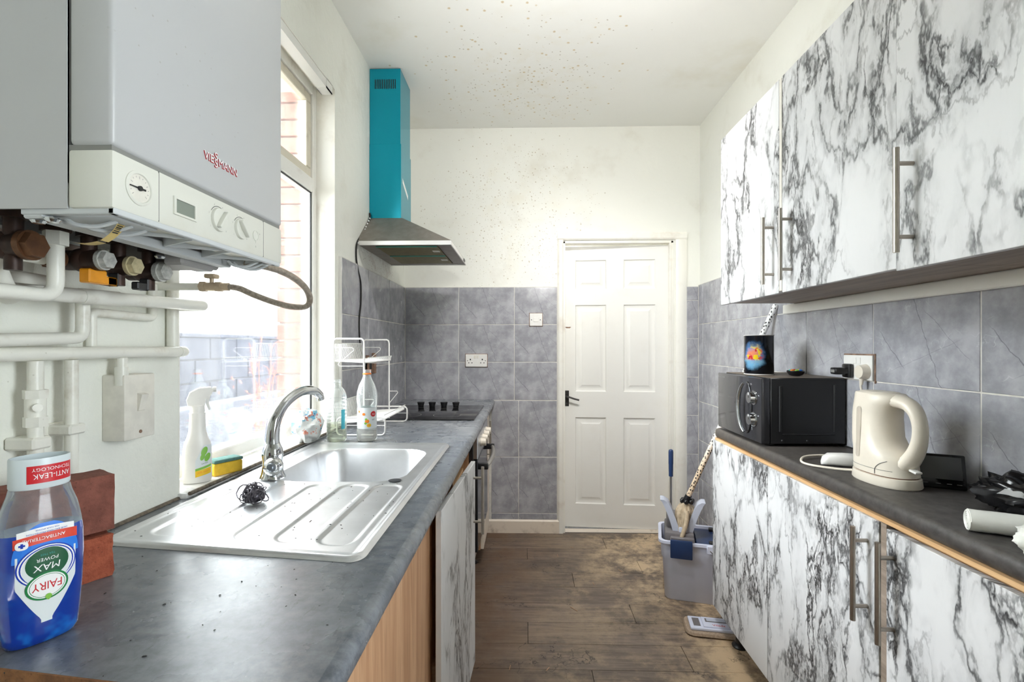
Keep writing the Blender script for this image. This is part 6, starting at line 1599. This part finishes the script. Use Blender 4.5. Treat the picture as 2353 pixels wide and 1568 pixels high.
q = B(); q.tube(spline([(-0.142,0.049,0.580),(-0.142,0.050,0.610),(-0.142,0.051,0.650),(-0.142,0.052,0.690),(-0.142,0.052,0.714),(-0.142,0.052,0.724)],4),[0.011]*4+[0.0115]*4+[0.0125]*4+[0.0125]*4+[0.0115]*2+[0.010,0.008,0.003],12); obj('lever_grip', q, 'navy', lv, 60, label='navy blue grip')
q = B(); q.box(0.020,0.050,-W__-0.022,-W__-0.011,0.262,0.302,0.003); hb_ = obj('handle_lug', q, 'grey_bucket', bk, 40)
q = B(); q.tube([(0.034,-W__-0.020,0.280),(0.10,-W__-0.026,0.215),(0.18,-W__-0.020,0.15),(0.205,-W__+0.02,0.13)],0.0028,8); obj('wire_handle', q, 'grey_dark', hb_, 50)
bk.location = (1.742,2.548,0.0004); bk.rotation_euler = (0,0,math.radians(-15))

mp = thing('string_mop', 'mop with a black-flecked white handle standing in the grey bucket', 'mop', (1.70,2.55,0.45))
pa, pb = V((1.668,2.522,0.495)), V((2.004,2.300,1.470)); dm = (pb-pa).normalized()
m = Mat('flecked handle'); P = m.pos()
vv_ = m.voro(m.mapping(P, scale=(1,1,0.62)), 105, rnd=0.75); dots = m.sstep(vv_.outputs['Distance'], 0.30, 0.40, 1, 0)
z = m.xyz(P)[2]; c = m.mix(m.sstep(z, 0.62, 0.98), lin((222,200,172)), lin((238,238,236))); m.base(m.mix(dots, c, lin((26,22,22)))); m.bs(Roughness=0.4)
q = B(); q.tube([pa, pb], 0.0128, 14); obj('handle', q, m.m, mp, 50)
q = B(); q.cyl(pa-dm*0.035, pa+dm*0.02, 0.021, 0.016, n=14)
for i in range(6):
    a = i*PI/3; p = pa+V((0.026*math.cos(a),0.026*math.sin(a),-0.012)); q.box(p.x-0.010,p.x+0.010,p.y-0.008,p.y+0.008,p.z-0.010,p.z+0.012,0.004)
obj('mop_socket', q, 'black_plastic', mp, 40)
q = B(); rs = random.Random(8); base = pa-dm*0.025
for i in range(22):
    a = i*2*PI/22+rs.uniform(-0.1,0.1); r = rs.uniform(0.024,0.040); dn = rs.uniform(0.10,0.17)
    p0 = base+V((0.012*math.cos(a),0.012*math.sin(a),0)); p1 = base+V((r*math.cos(a),r*math.sin(a)*0.8,-0.030)); p2 = base+V((r*0.9*math.cos(a)-0.012,r*0.75*math.sin(a)-0.004,-0.065)); p3 = base+V((0.016*math.cos(a)-0.025,0.020*math.sin(a)-0.012,-dn))
    q.tube(spline([p0,p1,p2,p3],4), [0.010]*5+[0.0115]*4+[0.009]*3+[0.007], 6)
q.tube(spline([base+V((-0.005,-0.034,-0.03)),base+V((-0.012,-0.052,-0.08)),base+V((-0.030,-0.062,-0.13)),base+V((-0.048,-0.066,-0.175))],5), [0.012,0.013,0.013,0.013,0.013,0.012,0.012,0.012,0.012,0.011,0.011,0.011,0.011,0.010,0.010,0.008], 8)
obj('mop_head', q, 'mop_rag', mp, 60, label='dirty beige cloth strands')

fm = thing('flat_mop', 'flat floor mop head with beige pad on the floor beside the base units', 'mop', (0,0,0))
q = B(); q.loft([brect(-0.135,0.135,-0.066,0.066,0.0,0.03),brect(-0.143,0.143,-0.074,0.074,0.007,0.034),brect(-0.138,0.138,-0.070,0.070,0.017,0.032)]); obj('pad', q, 'mop_pad', fm, 40)
q = B(); q.box(-0.122,0.122,-0.050,0.050,0.0165,0.030,0.005,2); q.box(-0.066,0.066,-0.040,0.040,0.029,0.036,0.004,2); obj('plate', q, 'grey_bucket', fm, 40)
q = B(); q.box(-0.106,-0.076,-0.032,0.032,0.0296,0.0312,0.001); q.box(-0.052,0.058,-0.004,0.024,0.0355,0.0375,0.001); obj('grey_inset', q, 'grey_dark', fm, 30, label='grey insets')
q = B(); q.box(-0.046,0.052,0.000,0.020,0.0365,0.0405,0.003); obj('clip', q, 'grey_light', fm, 30)
text('lettering', 'Vileda', 0.022, (0.0, -0.034, 0.0362), (1,0,0), (0,1,0), 'red', fm)
fm.location = (1.700,2.212,0.0004); fm.rotation_euler = (0,0,math.radians(-9))
q = B(); rs = random.Random(2)
for i in range(9):
    x, y, a = rs.uniform(0.75,1.5), rs.uniform(1.9,3.1), rs.uniform(0,PI); l = rs.uniform(0.02,0.05); d = V((math.cos(a),math.sin(a),0))*l/2
    q.tube([V((x,y,0.0016))-d, V((x,y,0.0022)), V((x,y,0.0016))+d], 0.0011, 5)
obj('wood_splinters', q, 'oak', None, 40, 'pale wood splinters scattered on the dark floor', 'debris', kind='stuff')

# made-up spotlight bar above the picture, housing for the added fill spots
cl = thing('fill_spot_bar', 'white bar of ceiling spotlights added out of view as fill light', 'lamp', (1.10,1.58,CEIL))
q = B(); q.box(0.78,1.42,1.565,1.605,CEIL-0.03,CEIL-0.0005,0.006,2); obj('bar', q, 'white_plastic', cl, 40)
for l, t, pw, cn in FILL_SPOTS:
    d = (V(t)-V(l)).normalized(); l = V(l)
    q = B(); q.cyl(l-d*0.10, l-d*0.02, 0.022, 0.040, n=20); q.tube([l-d*0.07, (l.x,1.585,CEIL-0.02)], 0.006, 8); obj('spot_head', q, 'white_plastic', cl, 50)
